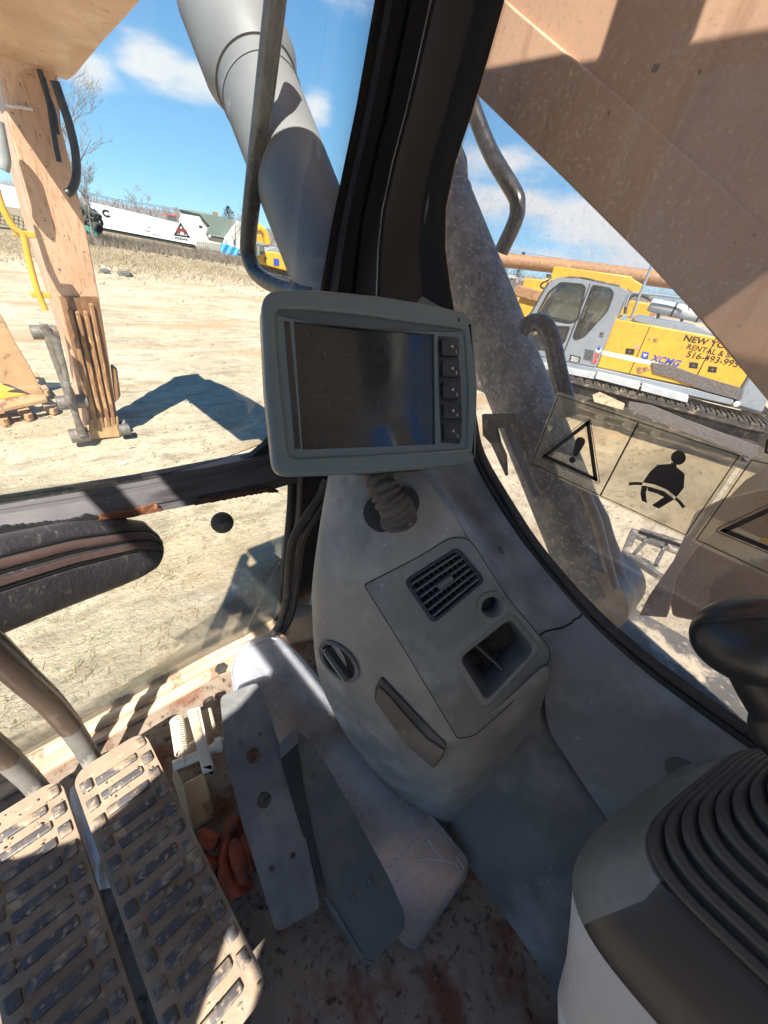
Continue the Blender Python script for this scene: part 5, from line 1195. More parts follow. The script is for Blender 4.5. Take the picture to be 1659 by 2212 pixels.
# scuffs on the door
for L in ([(925, 740), (950, 735), (960, 770), (930, 776)], [(955, 738), (985, 735), (1005, 755), (965, 765)], [(985, 580), (1005, 575), (1000, 590)], [(1022, 575), (1050, 580), (1040, 600), (1015, 595)]):
    plate('paint_scuff', xf, roundp(XU(L), .02), .002, m_rustd, xc, c=.0035)
plate('warning_label', xf, XU([(915, 608), (946, 614), (940, 638), (910, 632)]), .002, M('orange_label', (.62, .3, .16)), xc, c=.004)
cwl = XU([(1640, 640), (1700, 660), (1690, 850), (1625, 990), (1600, 990), (1465, 950), (1497, 903), (1506, 850), (1570, 745)])
plate('counterweight', xf, cwl, 2.6, m_xgrey, xc, c=.05, bevel=.06, seg=4)
plate('round_light', xf, circ(*XU([(1482, 938)])[0], .055, 20), .02, m_stripe, xc, c=.07)
plate('top_deck', xf, XU([(918, 448), (1262, 508), (1412, 570), (1412, 578), (1000, 503), (905, 478)]), 1.8, m_xgrey, xc, c=-.02, bevel=.02)
plate('side_skirt', xf, XU([(372, 670), (700, 738), (1222, 852), (1466, 918), (1462, 950), (1215, 895), (700, 775), (368, 700)]), 2.4, m_xgrey, xc, c=.02, bevel=.02)
for L in ([(400, 706), (700, 765), (692, 795), (402, 738)], [(712, 760), (948, 815), (940, 852), (698, 790)], [(958, 820), (1212, 888), (1205, 922), (948, 855)]):
    pl_ = XU(L); st_ = plate('step_plate', xf, pl_, .30, m_xlight, xc, c=.26, bevel=.01)
muf0, muf1 = xf.p(*XU([(1010, 388)])[0], -.35), xf.p(*XU([(1300, 452)])[0], -.35)
rm = (Vector(XU([(1000, 350)])[0])-Vector(XU([(990, 425)])[0])).length/2*1.05
dd = (muf1-muf0).normalized()
mu = tube('silencer', [muf0-dd*.04, muf0, muf1, muf1+dd*.04], [rm*.8, rm, rm, rm*.8], m_galv, xc, seg=28)
for t in (.45, .95):
    q = muf0.lerp(muf1, t); tube('strap', [q-dd*.02, q+dd*.02], rm*1.04, m_xdark, mu, seg=28)
for x in (1050, 1190, 1275): tube('silencer_foot', [xf.p(*XU([(x, 435)])[0], -.35), xf.p(*XU([(x-8, 485)])[0], -.35)], .03, m_xdark, xc)
tube('mast_pole', [xf.p(*XU([(1018, 150)])[0], -.1), xf.p(*XU([(940, 340)])[0], -.1), xf.p(*XU([(893, 470)])[0], -.1)], .028, m_xgrey, xc)
tube('hand_rail', [xf.p(*XU([p])[0], -.1) for p in [(862, 400), (880, 345), (905, 322), (945, 325), (1100, 340), (1215, 365), (1218, 420)]], .02, m_xgrey, xc, curve=3)
tube('hand_rail', [xf.p(*XU([p])[0], -.5) for p in [(855, 440), (865, 380), (895, 335), (960, 335), (1010, 360)]], .035, m_xdark, xc, curve=3)
plate('blue_cap', xf, circ(*XU([(856, 460)])[0], .05, 12), .08, M('blue_cap', (.12, .35, .6)), xc, c=-.1)
# cab of the neighbour
outl = roundp(XU([(478, 238), (600, 240), (850, 292), (868, 330), (700, 735), (372, 668), (325, 640), (325, 460), (400, 320), (440, 268)]), [.05, 0, .12, .08, .02, .02, .02, .05, 0, .05], 4)
w1 = roundp(XU([(505, 268), (618, 278), (638, 296), (598, 468), (550, 490), (392, 455), (382, 425), (440, 318)]), .05, 4)
w2 = roundp(XU([(680, 288), (775, 304), (795, 332), (762, 425), (640, 560), (590, 577), (578, 556)]), .06, 4)
w3 = roundp(XU([(365, 505), (552, 512), (522, 598), (440, 640), (375, 636), (345, 560)]), .05, 4)
plate('cab_side', xf, outl, .06, m_xgrey, xc, holes=[w1, w2, w3], c=.03, bevel=.012)
plate('cab_side', xf, outl, .06, m_xgrey, xc, holes=[w1, w2], c=-.95, bevel=.012)
for w, k in ((w1, 1.07), (w2, 1.08), (w3, 1.06)):
    g0 = plate('cab_window', xf, scaled(w, .995), .01, m_cglass, xc, c=.0)
    plate('window_rubber', xf, scaled(w, k), .012, m_black, g0, holes=[scaled(w, .96)], c=.038)
plate('cab_window', xf, scaled(w1, .995), .01, m_cglass, xc, c=-.98); plate('cab_window', xf, scaled(w2, .995), .01, m_cglass, xc, c=-.98)
R3 = lambda L, c0, c1, nm, m: extr(nm, [xf.p(a, b, c0) for a, b in L], xf.n*(c1-c0), m, xc, bevel=.01)
R3(XU([(478, 240), (600, 242), (848, 294), (856, 312), (596, 262), (470, 258)]), .0, -.97, 'cab_roof', m_xgrey)
R3(XU([(830, 300), (866, 330), (702, 732), (680, 728)]), .0, -.97, 'cab_rear', m_xgrey)
R3(XU([(372, 655), (700, 722), (700, 735), (372, 668)]), .0, -.97, 'cab_floor', m_xdark)
R3(XU([(330, 560), (345, 560), (372, 668), (330, 640)]), .0, -.97, 'cab_front', m_xgrey)
R3(XU([(600, 470), (690, 500), (660, 640), (560, 630)]), -.25, -.75, 'driver_seat', m_black)
R3(XU([(650, 440), (668, 438), (650, 510), (625, 505)]), -.3, -.6, 'paper_sheet', m_stripe)
R3(XU([(395, 540), (430, 535), (440, 620), (400, 610)]), -.3, -.6, 'side_box', m_galv)
plate('door_seam', xf, XU([(665, 272), (671, 273), (522, 662), (516, 660)]), .005, m_dark, xc, c=.034)
plate('door_seam', xf, XU([(372, 485), (570, 498), (568, 503), (370, 490)]), .005, m_xlight, xc, c=.034)
plate('door_handle', xf, roundp(XU([(725, 540), (745, 543), (740, 568), (722, 563)]), .02), .02, m_xdark, xc, c=.045)
gl_ = plate('side_grille', xf, XU([(640, 628), (695, 638), (684, 708), (630, 692)]), .01, m_xgrey, xc, c=.038)
for k in range(9):
    t = k/9; plate('grille_slot', xf, XU([(642-t*10, 634+t*58), (690-t*10, 644+t*60), (689-t*10, 648+t*60), (641-t*10, 638+t*58)]), .003, m_dark, gl_, c=.041)
lp = plate('notice_label', xf, XU([(558, 665), (616, 678), (608, 712), (550, 700)]), .003, m_ink, xc, c=.034)
for k in range(4): plate('label_line', xf, XU([(564-k*1.5, 674+k*7), (606-k*1.5, 684+k*7), (605-k*1.5, 687+k*7), (563-k*1.5, 677+k*7)]), .001, m_stripe, lp, c=.036)
plate('round_label', xf, circ(*XU([(715, 639)])[0], .06, 18), .003, m_stripe, xc, c=.036); plate('round_label', xf, circ(*XU([(716, 632)])[0], .04, 14), .003, m_blue, xc, c=.040)
plate('red_label', xf, XU([(690, 655), (720, 660), (714, 684), (684, 680)]), .003, m_red, xc, c=.036); plate('round_label', xf, circ(*XU([(689, 701)])[0], .07, 18), .003, m_red, xc, c=.036)
tube('mirror_arm', [xf.p(*XU([p])[0], .05) for p in [(420, 300), (395, 290), (400, 270), (440, 250)]], .02, m_black, xc, curve=3)
plate('work_lamp', xf, roundp(XU([(422, 215), (450, 218), (448, 242), (420, 238)]), .03), .12, m_xdark, xc, c=.02)
tube('roof_rail', [xf.p(*XU([p])[0], -.05) for p in [(440, 262), (520, 236), (620, 238), (700, 255), (830, 285)]], .02, m_xdark, xc, curve=2)
tube('front_guard', [xf.p(*XU([p])[0], .08) for p in [(440, 262), (400, 330), (350, 420), (320, 480), (315, 620)]], .022, m_xdark, xc, curve=2)
# undercarriage
def track(off, lab):
    L0, L1, H, r_ = -1.5, 5.6, .95, .44
    P = []
    for k in range(13): a = math.pi/2+math.pi*k/12; P.append((L0+r_+r_*math.cos(a), r_+.02+r_*math.sin(a)))
    for k in range(13): a = -math.pi/2+math.pi*k/12; P.append((L1-r_+r_*math.cos(a), r_+.02+r_*math.sin(a)))
    f = Fr(xf.p(0, -1.1, off), xf.u, v=(0, 0, 1), n=xf.n)
    tr_ = plate('track', f, P, .62, m_xdark, xc, holes=[[(a*1.0 if 0 else (L0+L1)/2+(a-(L0+L1)/2)*.972, r_+(b-r_)*.80) for a, b in P]], bevel=.01)
    # shoes along the loop
    bm = bmesh.new(); Pn = len(P); per = []
    for i in range(Pn):
        a, b = Vector(P[i]), Vector(P[(i+1) % Pn]); n = max(1, int((b-a).length/.19))
        for k in range(n): per.append((a.lerp(b, (k+.5)/n), (b-a).normalized()))
    for c, t in per:
        n = Vector((t.y, -t.x)); u = f.u*t.x+f.v*t.y; w = f.n.cross(u)
        add_box(bm, f.p(c.x+n.x*.02, c.y+n.y*.02, -.31), (.15, .05, .64), (u, w, f.n)); add_box(bm, f.p(c.x+n.x*.05, c.y+n.y*.05, -.31), (.02, .05, .64), (u, w, f.n))
    obj('track_shoes', bm, m_xdark, tr_)
    for x in [L0+.46, L1-.46]: tube('idler_wheel', [f.p(x, .46, -.2), f.p(x, .46, -.42)], .36, m_steel, tr_, seg=28)
    for k in range(7): tube('track_roller', [f.p(L0+.95+k*.62, .2, -.12), f.p(L0+.95+k*.62, .2, -.5)], .10, m_xdark, tr_, seg=16)
    plate('track_frame', f, [(L0+.6, .25), (L1-.6, .25), (L1-.7, .72), (L0+.7, .72)], .3, m_xdark, tr_, c=-.16)
    plate('frame_cover', f, XUf(f, [(680, 890), (720, 875), (860, 940), (850, 975), (690, 930)]), .02, m_tan, tr_, c=.0)
def XUf(f, L): return [f.uv(*K5(*p)) for p in L]
track(.32, 'near'); track(-1.9, 'far')
plate('lower_guard', xf, XU([(1195, 925), (1310, 955), (1345, 985), (1330, 1020), (1185, 975)]), .5, m_tan, xc, c=-.2, bevel=.02)
plate('scaly_band', xf, XU([(1010, 708), (1120, 725), (1240, 770), (1400, 820), (1655, 890), (1640, 960), (1480, 915), (1300, 865), (1150, 805), (1020, 768)]), .03, m_tex, xc, c=.03, bevel=.006)  # grey scaly bands laid across the machine's side
plate('scaly_band', xf, XU([(890, 895), (1010, 915), (1180, 985), (1400, 1065), (1600, 1138), (1560, 1200), (1380, 1130), (1180, 1055), (1000, 985), (885, 935)]), .03, m_tex, xc, c=.72, bevel=.006)
# excavator behind the neighbour: long arm and body
def seg_box(name, a, b, w, h, mat, par, bevel=.03):
    a, b = Vector(a), Vector(b); d = (b-a); L = d.length; d.normalize(); s = d.cross(Vector((0, 0, 1))).normalized(); u = s.cross(d)
    bm = bmesh.new(); add_box(bm, (a+b)/2, (L, w, h), (d, s, u)); return obj(name, bm, mat, par, bevel=bevel)
def far(x, y, t): v = ray(x, y); v = v/math.hypot(v[0], v[1]); return V(EYE+v*t)
b2 = thing('crawler_excavator', 'yellow excavator mostly hidden behind the grey cab, its arm on top', 'excavator', tuple(far(1240, 700, 20)-Vector((0, 0, 1.5))))
seg_box('arm', far(*K5(455, 215), 19), far(*K5(880, 275), 19), .5, .5, m_yel, b2)
seg_box('arm_link', far(*K5(870, 262), 19), far(*K5(945, 310), 19), .3, .35, m_yel, b2)
seg_box('boom', far(*K5(150, 460), 21), far(*K5(440, 270), 21), .7, .5, m_yel, b2)
seg_box('engine_house', far(*K5(260, 420), 18), far(*K5(410, 440), 18), 2, 2.2, m_yel, b2)
seg_box('rust_beam', far(*K5(250, 305), 17), far(*K5(390, 345), 17), .3, .35, m_rust, b2)
seg_box('body', far(*K5(820, 440), 20), far(*K5(1010, 470), 20), 2, 1.1, m_rust, b2)
seg_box('hood', far(*K5(830, 400), 18), far(*K5(1000, 430), 18), 1.4, .5, m_yel, b2)
bgm = tube('drill_mast', [far(*K5(-120, 90), 26), far(*K5(205, 142), 26), far(*K5(560, 180), 26), far(*K5(1180, 262), 26), far(*K5(1500, 305), 26)], .34, m_rust, None, seg=16)
tag(bgm, 'long rust red tubular mast lying level above the grey cab roof', 'mast')
sd2 = thing('crawler_excavator', 'yellow machine parts seen left of the right boom cylinder', 'excavator', tuple(far(990, 640, 24)-Vector((0, 0, 1.5))))
seg_box('body', far(968, 636, 24), far(1010, 650, 24), 2.5, 1.8, m_yel, sd2); seg_box('rail', far(966, 560, 22), far(1000, 572, 22), .3, .3, m_rust, sd2)
# ------------------------------------------------------------ far background on the left
def K1(x, y): return (.4085*x, .4085*y)
m_twhite = M('trailer_white', (.66, .68, .70), (.60, .62, .65), sc=1, rough=.5, bump=0)
m_brush = M('winter_brush', (.13, .10, .075), (.22, .18, .14), sc=.5, rough=.95, bump=0)
m_bark = M('grey_bark', (.14, .12, .105), (.20, .18, .16), sc=3, rough=.95, bump=.3)
m_haze = M('distant_twigs', (.26, .24, .24), (.20, .18, .18), sc=2, rough=1, bump=0)
tA, tB = ony(207, 489, 62), ony(423, 528, 60); tdir = (tB-tA); tdir.z = 0
tf = Fr(tA, tdir, v=(0, 0, 1), n=(tdir.y, -tdir.x, 0))
def TU(L): return tf.uvs(L)
tl = thing('box_trailer', 'long white box trailer with black C and bear emblem behind brush', 'trailer', tuple(tf.p(6, -1.1, -1.2)))
bx_ = TU([(189, 435), (425, 491), (422, 529), (207, 489)])
plate('box_body', tf, bx_, 2.5, m_twhite, tl, bevel=.03)
for x0, x1 in ((189, 193), (205, 208)): plate('corner_post', tf, TU([(x0, 435+(x0-189)*.24), (x1, 436+(x1-189)*.24), (x1+13, 489), (x0+13, 488)]), .05, M('post_grey', (.35, .37, .4)), tl, c=.03)
cx, cy = TU([(230, 461)])[0]
a = earc(cx, cy, .42, .36, .6, 2*math.pi-.6, 0, 24); b = earc(cx, cy, .22, .17, .6, 2*math.pi-.6, 0, 24)[::-1]; plate('letter_c', tf, a+b, .02, m_ink, tl, c=.03)
ex, ey = TU([(392, 498)])[0]; m_maroon = M('maroon_print', (.16, .03, .03), rough=.6, bump=0)
em = plate('emblem_triangle', tf, [(ex-.95, ey-.62), (ex+.95, ey-.62), (ex, ey+.85)], .02, m_ink, tl, c=.03, holes=[[(ex-.62, ey-.45), (ex+.62, ey-.45), (ex, ey+.5)]])
plate('bear_shape', tf, [(ex-.55, ey-.35), (ex-.58, ey+.05), (ex-.35, ey+.28), (ex-.05, ey+.20), (ex+.2, ey+.33), (ex+.42, ey+.20), (ex+.62, ey+.10), (ex+.52, ey-.02), (ex+.45, ey-.35), (ex+.22, ey-.35), (ex+.15, ey-.08), (ex-.15, ey-.08), (ex-.22, ey-.35)], .02, m_maroon, em, c=.05)
text('emblem_name', 'KODIAK', tf, ex-.85, ey-.95, .32, m_ink, tl, c=.03, bold=.03, sx=1.2, th=.01)
for x, y, w in [(318, 497, 14), (336, 505, 14), (322, 489, 10)]:
    plate('small_print', tf, TU([(x-w/2, y), (x+w/2, y+3), (x+w/2, y+4.2), (x-w/2, y+1.2)]), .01, m_ink, tl, c=.03)
plate('under_frame', tf, TU([(212, 490), (422, 529), (422, 536), (214, 497)]), 2.2, m_black, tl, c=-.1)
t2_ = thing('box_trailer', 'white box trailer far left seen behind the orange arm', 'trailer', tuple(ony(20, 470, 55)))
extr('box_body', [ony(x, y, 55) for x, y in [(-60, 385), (50, 408), (50, 452), (-60, 436)]], (0, 2.5, 0), m_twhite, t2_, bevel=.03)
t3_ = thing('box_trailer', 'white trailer roof end showing behind the tyre pile', 'trailer', tuple(ony(170, 450, 70)))
extr('box_body', [ony(x, y, 72) for x, y in [(140, 434), (196, 444), (196, 488), (140, 478)]], (0, 2.5, 0), m_twhite, t3_, bevel=.03)
# chain fence behind the arm at far left
fn = thing('wire_fence', 'dark wire fence at the far left edge below the white trailer', 'fence', tuple(ony(20, 470, 45)))
for k in range(9): tube('fence_post', [ony(-30+k*10, 452+k*2.2, 45), ony(-30+k*10, 478+k*2.2, 45)], .04, m_xdark, fn, seg=6)
for dy in (0, 8, 16, 24): tube('fence_wire', [ony(-40, 450+dy, 45), ony(60, 472+dy, 45)], .03, m_xdark, fn, seg=5)
# tyre pile
m_tyre = M('dull_tyre', (.035, .04, .036), (.07, .075, .068), sc=8, rough=.8, bump=.2)
R = random.Random(12)
def torus_bm(r, q, n=20, m=8):
    bm = bmesh.new(); rr = []
    for i in range(n):
        a = 2*math.pi*i/n; rr.append([bm.verts.new(((r+q*math.cos(b*2*math.pi/m))*math.cos(a), (r+q*math.cos(b*2*math.pi/m))*math.sin(a), q*1.1*math.sin(b*2*math.pi/m))) for b in range(m)])
    for i in range(n):
        for j in range(m): bm.faces.new((rr[i][j], rr[(i+1) % n][j], rr[(i+1) % n][(j+1) % m], rr[i][(j+1) % m]))
    return bm
ty0 = None
for k in range(44):
    px = R.uniform(154, 212); t = (px-154)/58; top = 446+8*(abs(t-.45)*2)**2+t*7; py = R.uniform(top, 489+t*6); p = ony(px, py, 57+R.uniform(-1.2, 1.5))
    if ty0 is None: ty0 = obj('old_tyre', torus_bm(.42, .16), m_tyre, smooth=True); o = ty0
    else: o = ty0.copy(); SC.collection.objects.link(o)
    o.location = p; o.rotation_euler = (R.gauss(0, .5)+(1.5 if R.random() < .4 else 0), R.gauss(0, .4), R.uniform(0, 6)); tag(o, 'old dark tyre in the heap at the left end of the white trailer', 'tyre', 'tyres heaped beside the trailer')
m_net = M('green_net', (.03, .22, .15), (.05, .16, .12), sc=4, rough=.9)
rows = [[ony(152+i*10, 474+i*4.0+R.uniform(-1, 1)+j*4+(3*math.sin(i*1.3)), 55-j*.3) for i in range(7)] for j in range(4)]
tag(grid('green_net', rows, m_net, None, sub=1, th=.02), 'dark green netting sagging under the tyre heap', 'netting')
# brushwood strip in front of the trailer
def brush(name, pts, n, h, seed, mat, label, spread=2.5, w=.02):
    R = random.Random(seed); bm = bmesh.new()
    for i in range(n):
        t = R.random()*(len(pts)-1); k = min(int(t), len(pts)-2); a = pts[k].lerp(pts[k+1], t-k)
        o = a+Vector((R.gauss(0, .6), R.gauss(0, spread), 0)); o.z = 0; hh = h*R.uniform(.25, 1.0)*(.6+.8*abs(mnoise.noise(Vector((o.x*.3, o.y*.2, seed)))))
        for q in range(3):
            u = Vector((R.gauss(0, .45), R.gauss(0, .45), 1)).normalized()*hh; m = o+u*.5+Vector((R.gauss(0, .05), 0, 0))
            s = Vector((w*R.uniform(.5, 1.3), 0, 0)); s2 = s*.5
            v = [bm.verts.new(o-s), bm.verts.new(o+s), bm.verts.new(m+s2), bm.verts.new(o+u), bm.verts.new(m-s2)]
            bm.faces.new((v[0], v[1], v[2], v[4])); bm.faces.new((v[4], v[2], v[3]))
    o = obj(name, bm, mat, center=False); struct(o, 'stuff'); o['label'] = label
brush('winter_brush', [gp(130, 512), gp(215, 522), gp(330, 540), gp(440, 556), gp(520, 566)], 4200, 1.15, 3, m_brush, 'tangle of brown leafless brush along the foot of the trailer', 3.5, .035)
brush('dead_grass', [gp(-40, 520), gp(130, 545), gp(330, 568), gp(540, 596)], 7000, .3, 5, M('dead_grass', (.26, .20, .13), (.36, .29, .19), sc=.6, rough=.95, bump=0), 'low dead grass fringing the open yard before the trailer', 5, .02)
brush('winter_brush_edge', [gp(1060, 640), gp(1180, 650), gp(1400, 690)], 1500, 1.6, 8, m_brush, 'thin brown brush behind the parked machines on the right', 3, .03)
# distant treeline
def twigs(name, pts, n, h, seed, mat, label, w=.12, spread=6):
    R = random.Random(seed); bm = bmesh.new()
    for i in range(n):
        t = R.random()*(len(pts)-1); k = min(int(t), len(pts)-2); a = pts[k].lerp(pts[k+1], t-k)
        hh = h*(.6+.6*abs(mnoise.noise(Vector((a.x*.03, a.y*.03, seed)))))
        o = a+Vector((R.gauss(0, 2), R.gauss(0, spread), 0)); o.z = R.uniform(0, hh*.8)
        u = Vector((R.gauss(0, .5), R.gauss(0, .3), 1))*R.uniform(.8, 3.2); s = Vector((w*R.uniform(.4, 1), 0, 0))
        v = [bm.verts.new(o-s), bm.verts.new(o+s), bm.verts.new(o+u)]; bm.faces.new(v)
    o = obj(name, bm, mat, center=False); struct(o, 'stuff'); o['label'] = label
twigs('treeline', [far(-150, 400, 190), far(150, 440, 190), far(330, 470, 190), far(560, 505, 190), far(760, 560, 190), far(1000, 590, 190), far(1300, 640, 190), far(1600, 700, 190)], 20000, 8, 2, m_haze, 'hazy grey line of far leafless woods along the horizon', .22, 10)
hl = [far(x, y, 260) for x, y in [(-300, 370), (150, 440), (560, 505), (1000, 590), (1700, 700)]]
vs = []; 
for p in hl: vs += [Vector((p.x, p.y, -2)), Vector((p.x, p.y, 5)), Vector((p.x*1.15, p.y*1.15, 6))]
N_ = len(hl); struct(obj('far_hills', (vs, [(3*i+j, 3*i+3+j, 3*i+4+j, 3*i+1+j) for i in range(N_-1) for j in (0, 1)]), M('far_hill', (.20, .19, .18), (.16, .15, .15), sc=.1, rough=1, bump=0), smooth=True))
# bare trees
def bare_tree(base, h, seed, label, grp=None, lean=0.0, dens=5, name='bare_tree', r0=None, mat=None):
    R = random.Random(seed); t = thing(name, label, 'tree', tuple(base), grp)
    bt_ = bmesh.new(); bb = bmesh.new()
    def br(bm, p, d, L, r, lev):
        n = 4; P = [p]; dd = d.copy()
        for i in range(n): dd = (dd+Vector((R.gauss(0, .16), R.gauss(0, .16), R.gauss(.03, .08)))).normalized(); P.append(P[-1]+dd*L/n)
        add_tube(bm, P, [r*(1-.65*i/n) for i in range(n+1)], 6 if lev < 2 else 3, cap=False)
        if lev >= 4: return
        for k in range(dens if lev else dens+2):
            q = R.uniform(.35, 1.0) if lev else R.uniform(.4, 1.0); i = min(n-1, int(q*n)); pp = P[i].lerp(P[i+1], q*n-i)
            a = R.uniform(0, 6.28); sd = Vector((math.cos(a), math.sin(a), R.uniform(.1, .9))).normalized(); nd_ = (dd*.55+sd*.75).normalized()
            br(bb, pp, nd_, L*R.uniform(.42, .62), max(r*.45*(1-.4*q), .012), lev+1)
    br(bt_, base, Vector((lean, 0, 1)).normalized(), h*.6, r0 or h*.014, 0)
    obj('trunk', bt_, mat or m_bark, t, smooth=True); obj('crown', bb, mat or m_bark, t); return t
bare_tree(gp(168, 520)*.9, 12.5, 4, 'tall bare tree rising behind the orange arm and its hoses', lean=-.05)
bare_tree(gp(205, 512)*.8, 7, 9, 'smaller bare tree with spreading twigs just right of the hoses')
bare_tree(gp(310, 520)*1.0, 6.5, 14, 'thin bare sapling standing in front of the white trailer', dens=4)
bare_tree(far(505, 505, 66)-Vector((0, 0, 2.6)), 7, 19, 'bare tree between the houses and the yellow machine', dens=4)
def conifer(base, h, r, seed, label, grp=None):
    R = random.Random(seed); t = thing('conifer', label, 'tree', tuple(base), grp)
    m = bpy.data.materials.get('conifer_green') or M('conifer_green', (.035, .055, .035), (.06, .08, .05), sc=1, rough=.9, bump=0)
    tube('trunk', [base, base+Vector((0, 0, h))], [h*.02, h*.004], m_bark, t, seg=8); bm = bmesh.new()
    for k in range(1500):
        z = h*(.15+.85*R.random()**.8); rr = r*(1-z/h)**.8*R.uniform(.2, 1.1); a = R.uniform(0, 6.28)
        o = base+Vector((math.cos(a)*rr, math.sin(a)*rr, z-rr*.15)); u = Vector((math.cos(a), math.sin(a), R.uniform(-.2, .5)))*R.uniform(.25, .6); s = Vector((-u.y, u.x, 0)).normalized()*.11
        bm.faces.new([bm.verts.new(o-s), bm.verts.new(o+s), bm.verts.new(o+u)])
    obj('crown', bm, m, t)
conifer(far(496, 500, 95)-Vector((0, 0, 3)), 6.8, 4.6, 3, 'dark conifer standing behind the green roofed house')
conifer(far(1088, 582, 120)-Vector((0, 0, 3)), 6.5, 2.0, 5, 'tiny conifer on the horizon above the rust red mast, the left one')
conifer(far(1120, 586, 120)-Vector((0, 0, 3)), 7, 2.2, 6, 'tiny conifer on the horizon above the rust red mast, the right one')
# houses
m_hw = M('pale_house_wall', (.56, .54, .48), (.50, .48, .43), sc=1, rough=.8, bump=0)
m_groof = M('green_shingle_roof', (.12, .16, .14), (.15, .19, .165), sc=3, rough=.9, bump=.1, bs=6)
m_win = M('dark_window_pane', (.03, .035, .04), rough=.15, bump=0)
hY = 67
def HY(L, Y=hY): return [ony(*K1(*p), Y) for p in L]
hs_ = thing('house', 'pale house with green shingle roof and brick chimney behind the yard', 'house', tuple(gp(470, 560)))
extr('front_wall', HY([(1035, 1195), (1060, 1138), (1108, 1198), (1255, 1245), (1255, 1345), (1035, 1300)]), (0, 7, 0), m_hw, hs_)
rf = extr('roof', HY([(1056, 1132), (1110, 1196), (1104, 1206), (1095, 1235), (1208, 1262), (1262, 1172), (1140, 1138)], hY-.5), (0, 8, .3), m_groof, hs_)
extr('chimney', HY([(1136, 1120), (1152, 1124), (1152, 1160), (1136, 1156)], hY+3), (0, .8, 0), m_rust, rf)
extr('side_gable', HY([(1200, 1262), (1268, 1168), (1330, 1230), (1330, 1330), (1200, 1300)], hY-1.5), (0, 6, 0), m_hw, hs_)
for L in ([(1050, 1188), (1072, 1193), (1072, 1210), (1050, 1205)], [(1104, 1240), (1196, 1256), (1196, 1270), (1104, 1254)], [(1232, 1262), (1248, 1265), (1248, 1290), (1232, 1286)]):
    f_ = extr('window', HY(L, hY-1.6), (0, .1, 0), m_stripe, hs_); extr('pane', [p.lerp(sum(HY(L, hY-1.65), Vector())/4, .22) for p in HY(L, hY-1.65)], (0, .02, 0), m_win, f_)
lw = thing('house', 'low white building with a row of windows between trailer and house', 'house', tuple(gp(405, 540)*1.3))
extr('wall', HY([(945, 1145), (1038, 1155), (1038, 1190), (945, 1175)], 90), (0, 6, 0), m_hw, lw); extr('roof', HY([(940, 1140), (1045, 1152), (1045, 1158), (940, 1146)], 89), (0, 8, 0), m_red, lw)
for k in range(5): extr('window', HY([(950+k*17, 1158+k*2), (962+k*17, 1160+k*2), (962+k*17, 1172+k*2), (950+k*17, 1170+k*2)], 89.8), (0, .05, 0), m_win, lw)
for i, (x0, y0, w, col) in enumerate([(1106, 600, 24, (.35, .36, .38)), (1134, 606, 20, (.24, .25, .27)), (1090, 596, 12, (.5, .48, .45))]):
    h_ = thing('house', ('grey gabled house at the horizon right of the boom cylinder', 'dark roofed house partly behind the grey cab roof', 'small pale shed touching the right boom cylinder')[i], 'house', tuple(far(x0, y0+10, 70)))
    extr('wall', [far(x0-w/2, y0-2, 70), far(x0+w/2, y0, 70), far(x0+w/2, y0+10, 70), far(x0-w/2, y0+8, 70)], (3, 3, 0), m_hw, h_)
    extr('roof', [far(x0-w/2-2, y0, 69.5), far(x0-w*.25, y0-6, 69.5), far(x0+w*.3, y0-5, 69.5), far(x0+w/2+2, y0+2, 69.5)], (3, 3, 0), M('far_roof', col, rough=.9, bump=0), h_)
    extr('window', [far(x0-2, y0+1, 69.6), far(x0+2, y0+1.5, 69.6), far(x0+2, y0+5, 69.6), far(x0-2, y0+4.5, 69.6)], (.05, .05, 0), m_win, h_)
m_btarp = M('blue_tarp', (.03, .22, .50), (.05, .30, .60), sc=2, rough=.5, bump=.6, bs=6, bd=.1)
rows = [[ony(*K1(1168+i*12, 1282+i*4+j*13+2*math.sin(i*1.7)), 58+.2*math.sin(i*2.1+j)) for i in range(9)] for j in range(6)]
tag(grid('blue_tarpaulin', rows, m_btarp, None, sub=1, th=.05), 'bright blue tarpaulin hung along the fence below the house', 'tarpaulin')
ff = thing('board_fence', 'grey weathered board fence between trailer end and blue tarpaulin', 'fence', tuple(gp(455, 560)))
for k in range(12):
    x = 1040+k*11; extr('board', HY([(x, 1275+(x-1040)*.12), (x+8, 1276+(x-1040)*.12), (x+8, 1318+(x-1040)*.14), (x, 1316+(x-1040)*.14)], 59), (0, .05, 0), M('grey_board', (.30, .28, .25), (.22, .2, .18), sc=3, rough=.9) if k == 0 else bpy.data.materials['grey_board'], ff)
# utility poles with wires
pc = thing('utility_pole', 'wooden utility pole with crossarm above the trailer roof', 'utility pole', tuple(far(383, 480, 75)-Vector((0, 0, 2.7))))
c0 = far(383, 470, 75); tube('pole', [Vector((c0.x, c0.y, 0)), far(381, 448, 75)], .14, m_bark, pc, seg=8); tube('crossarm', [far(375, 451, 75), far(388, 454, 75)], .1, m_bark, pc, seg=6)
wr = thing('power_wire', 'thin overhead power wires sloping down across the sky beyond trailer', 'power wire', tuple(far(300, 440, 75)))
for dy in (0, 3): tube('wire', [far(150, 405+dy, 75), far(250, 430+dy, 75), far(381, 451+dy, 75), far(600, 500+dy, 80)], .025, m_ink, wr, seg=4, curve=3)
wr2 = thing('power_wire', 'thin overhead wires crossing the sky left of the yellow arm', 'power wire', tuple(far(1200, 560, 60)))
for y0, y1 in ((540, 575), (546, 580)): tube('wire', [far(1050, y0-8, 60), far(1250, y1-10, 60), far(1500, y1+30, 60)], .02, m_ink, wr2, seg=4, curve=3)
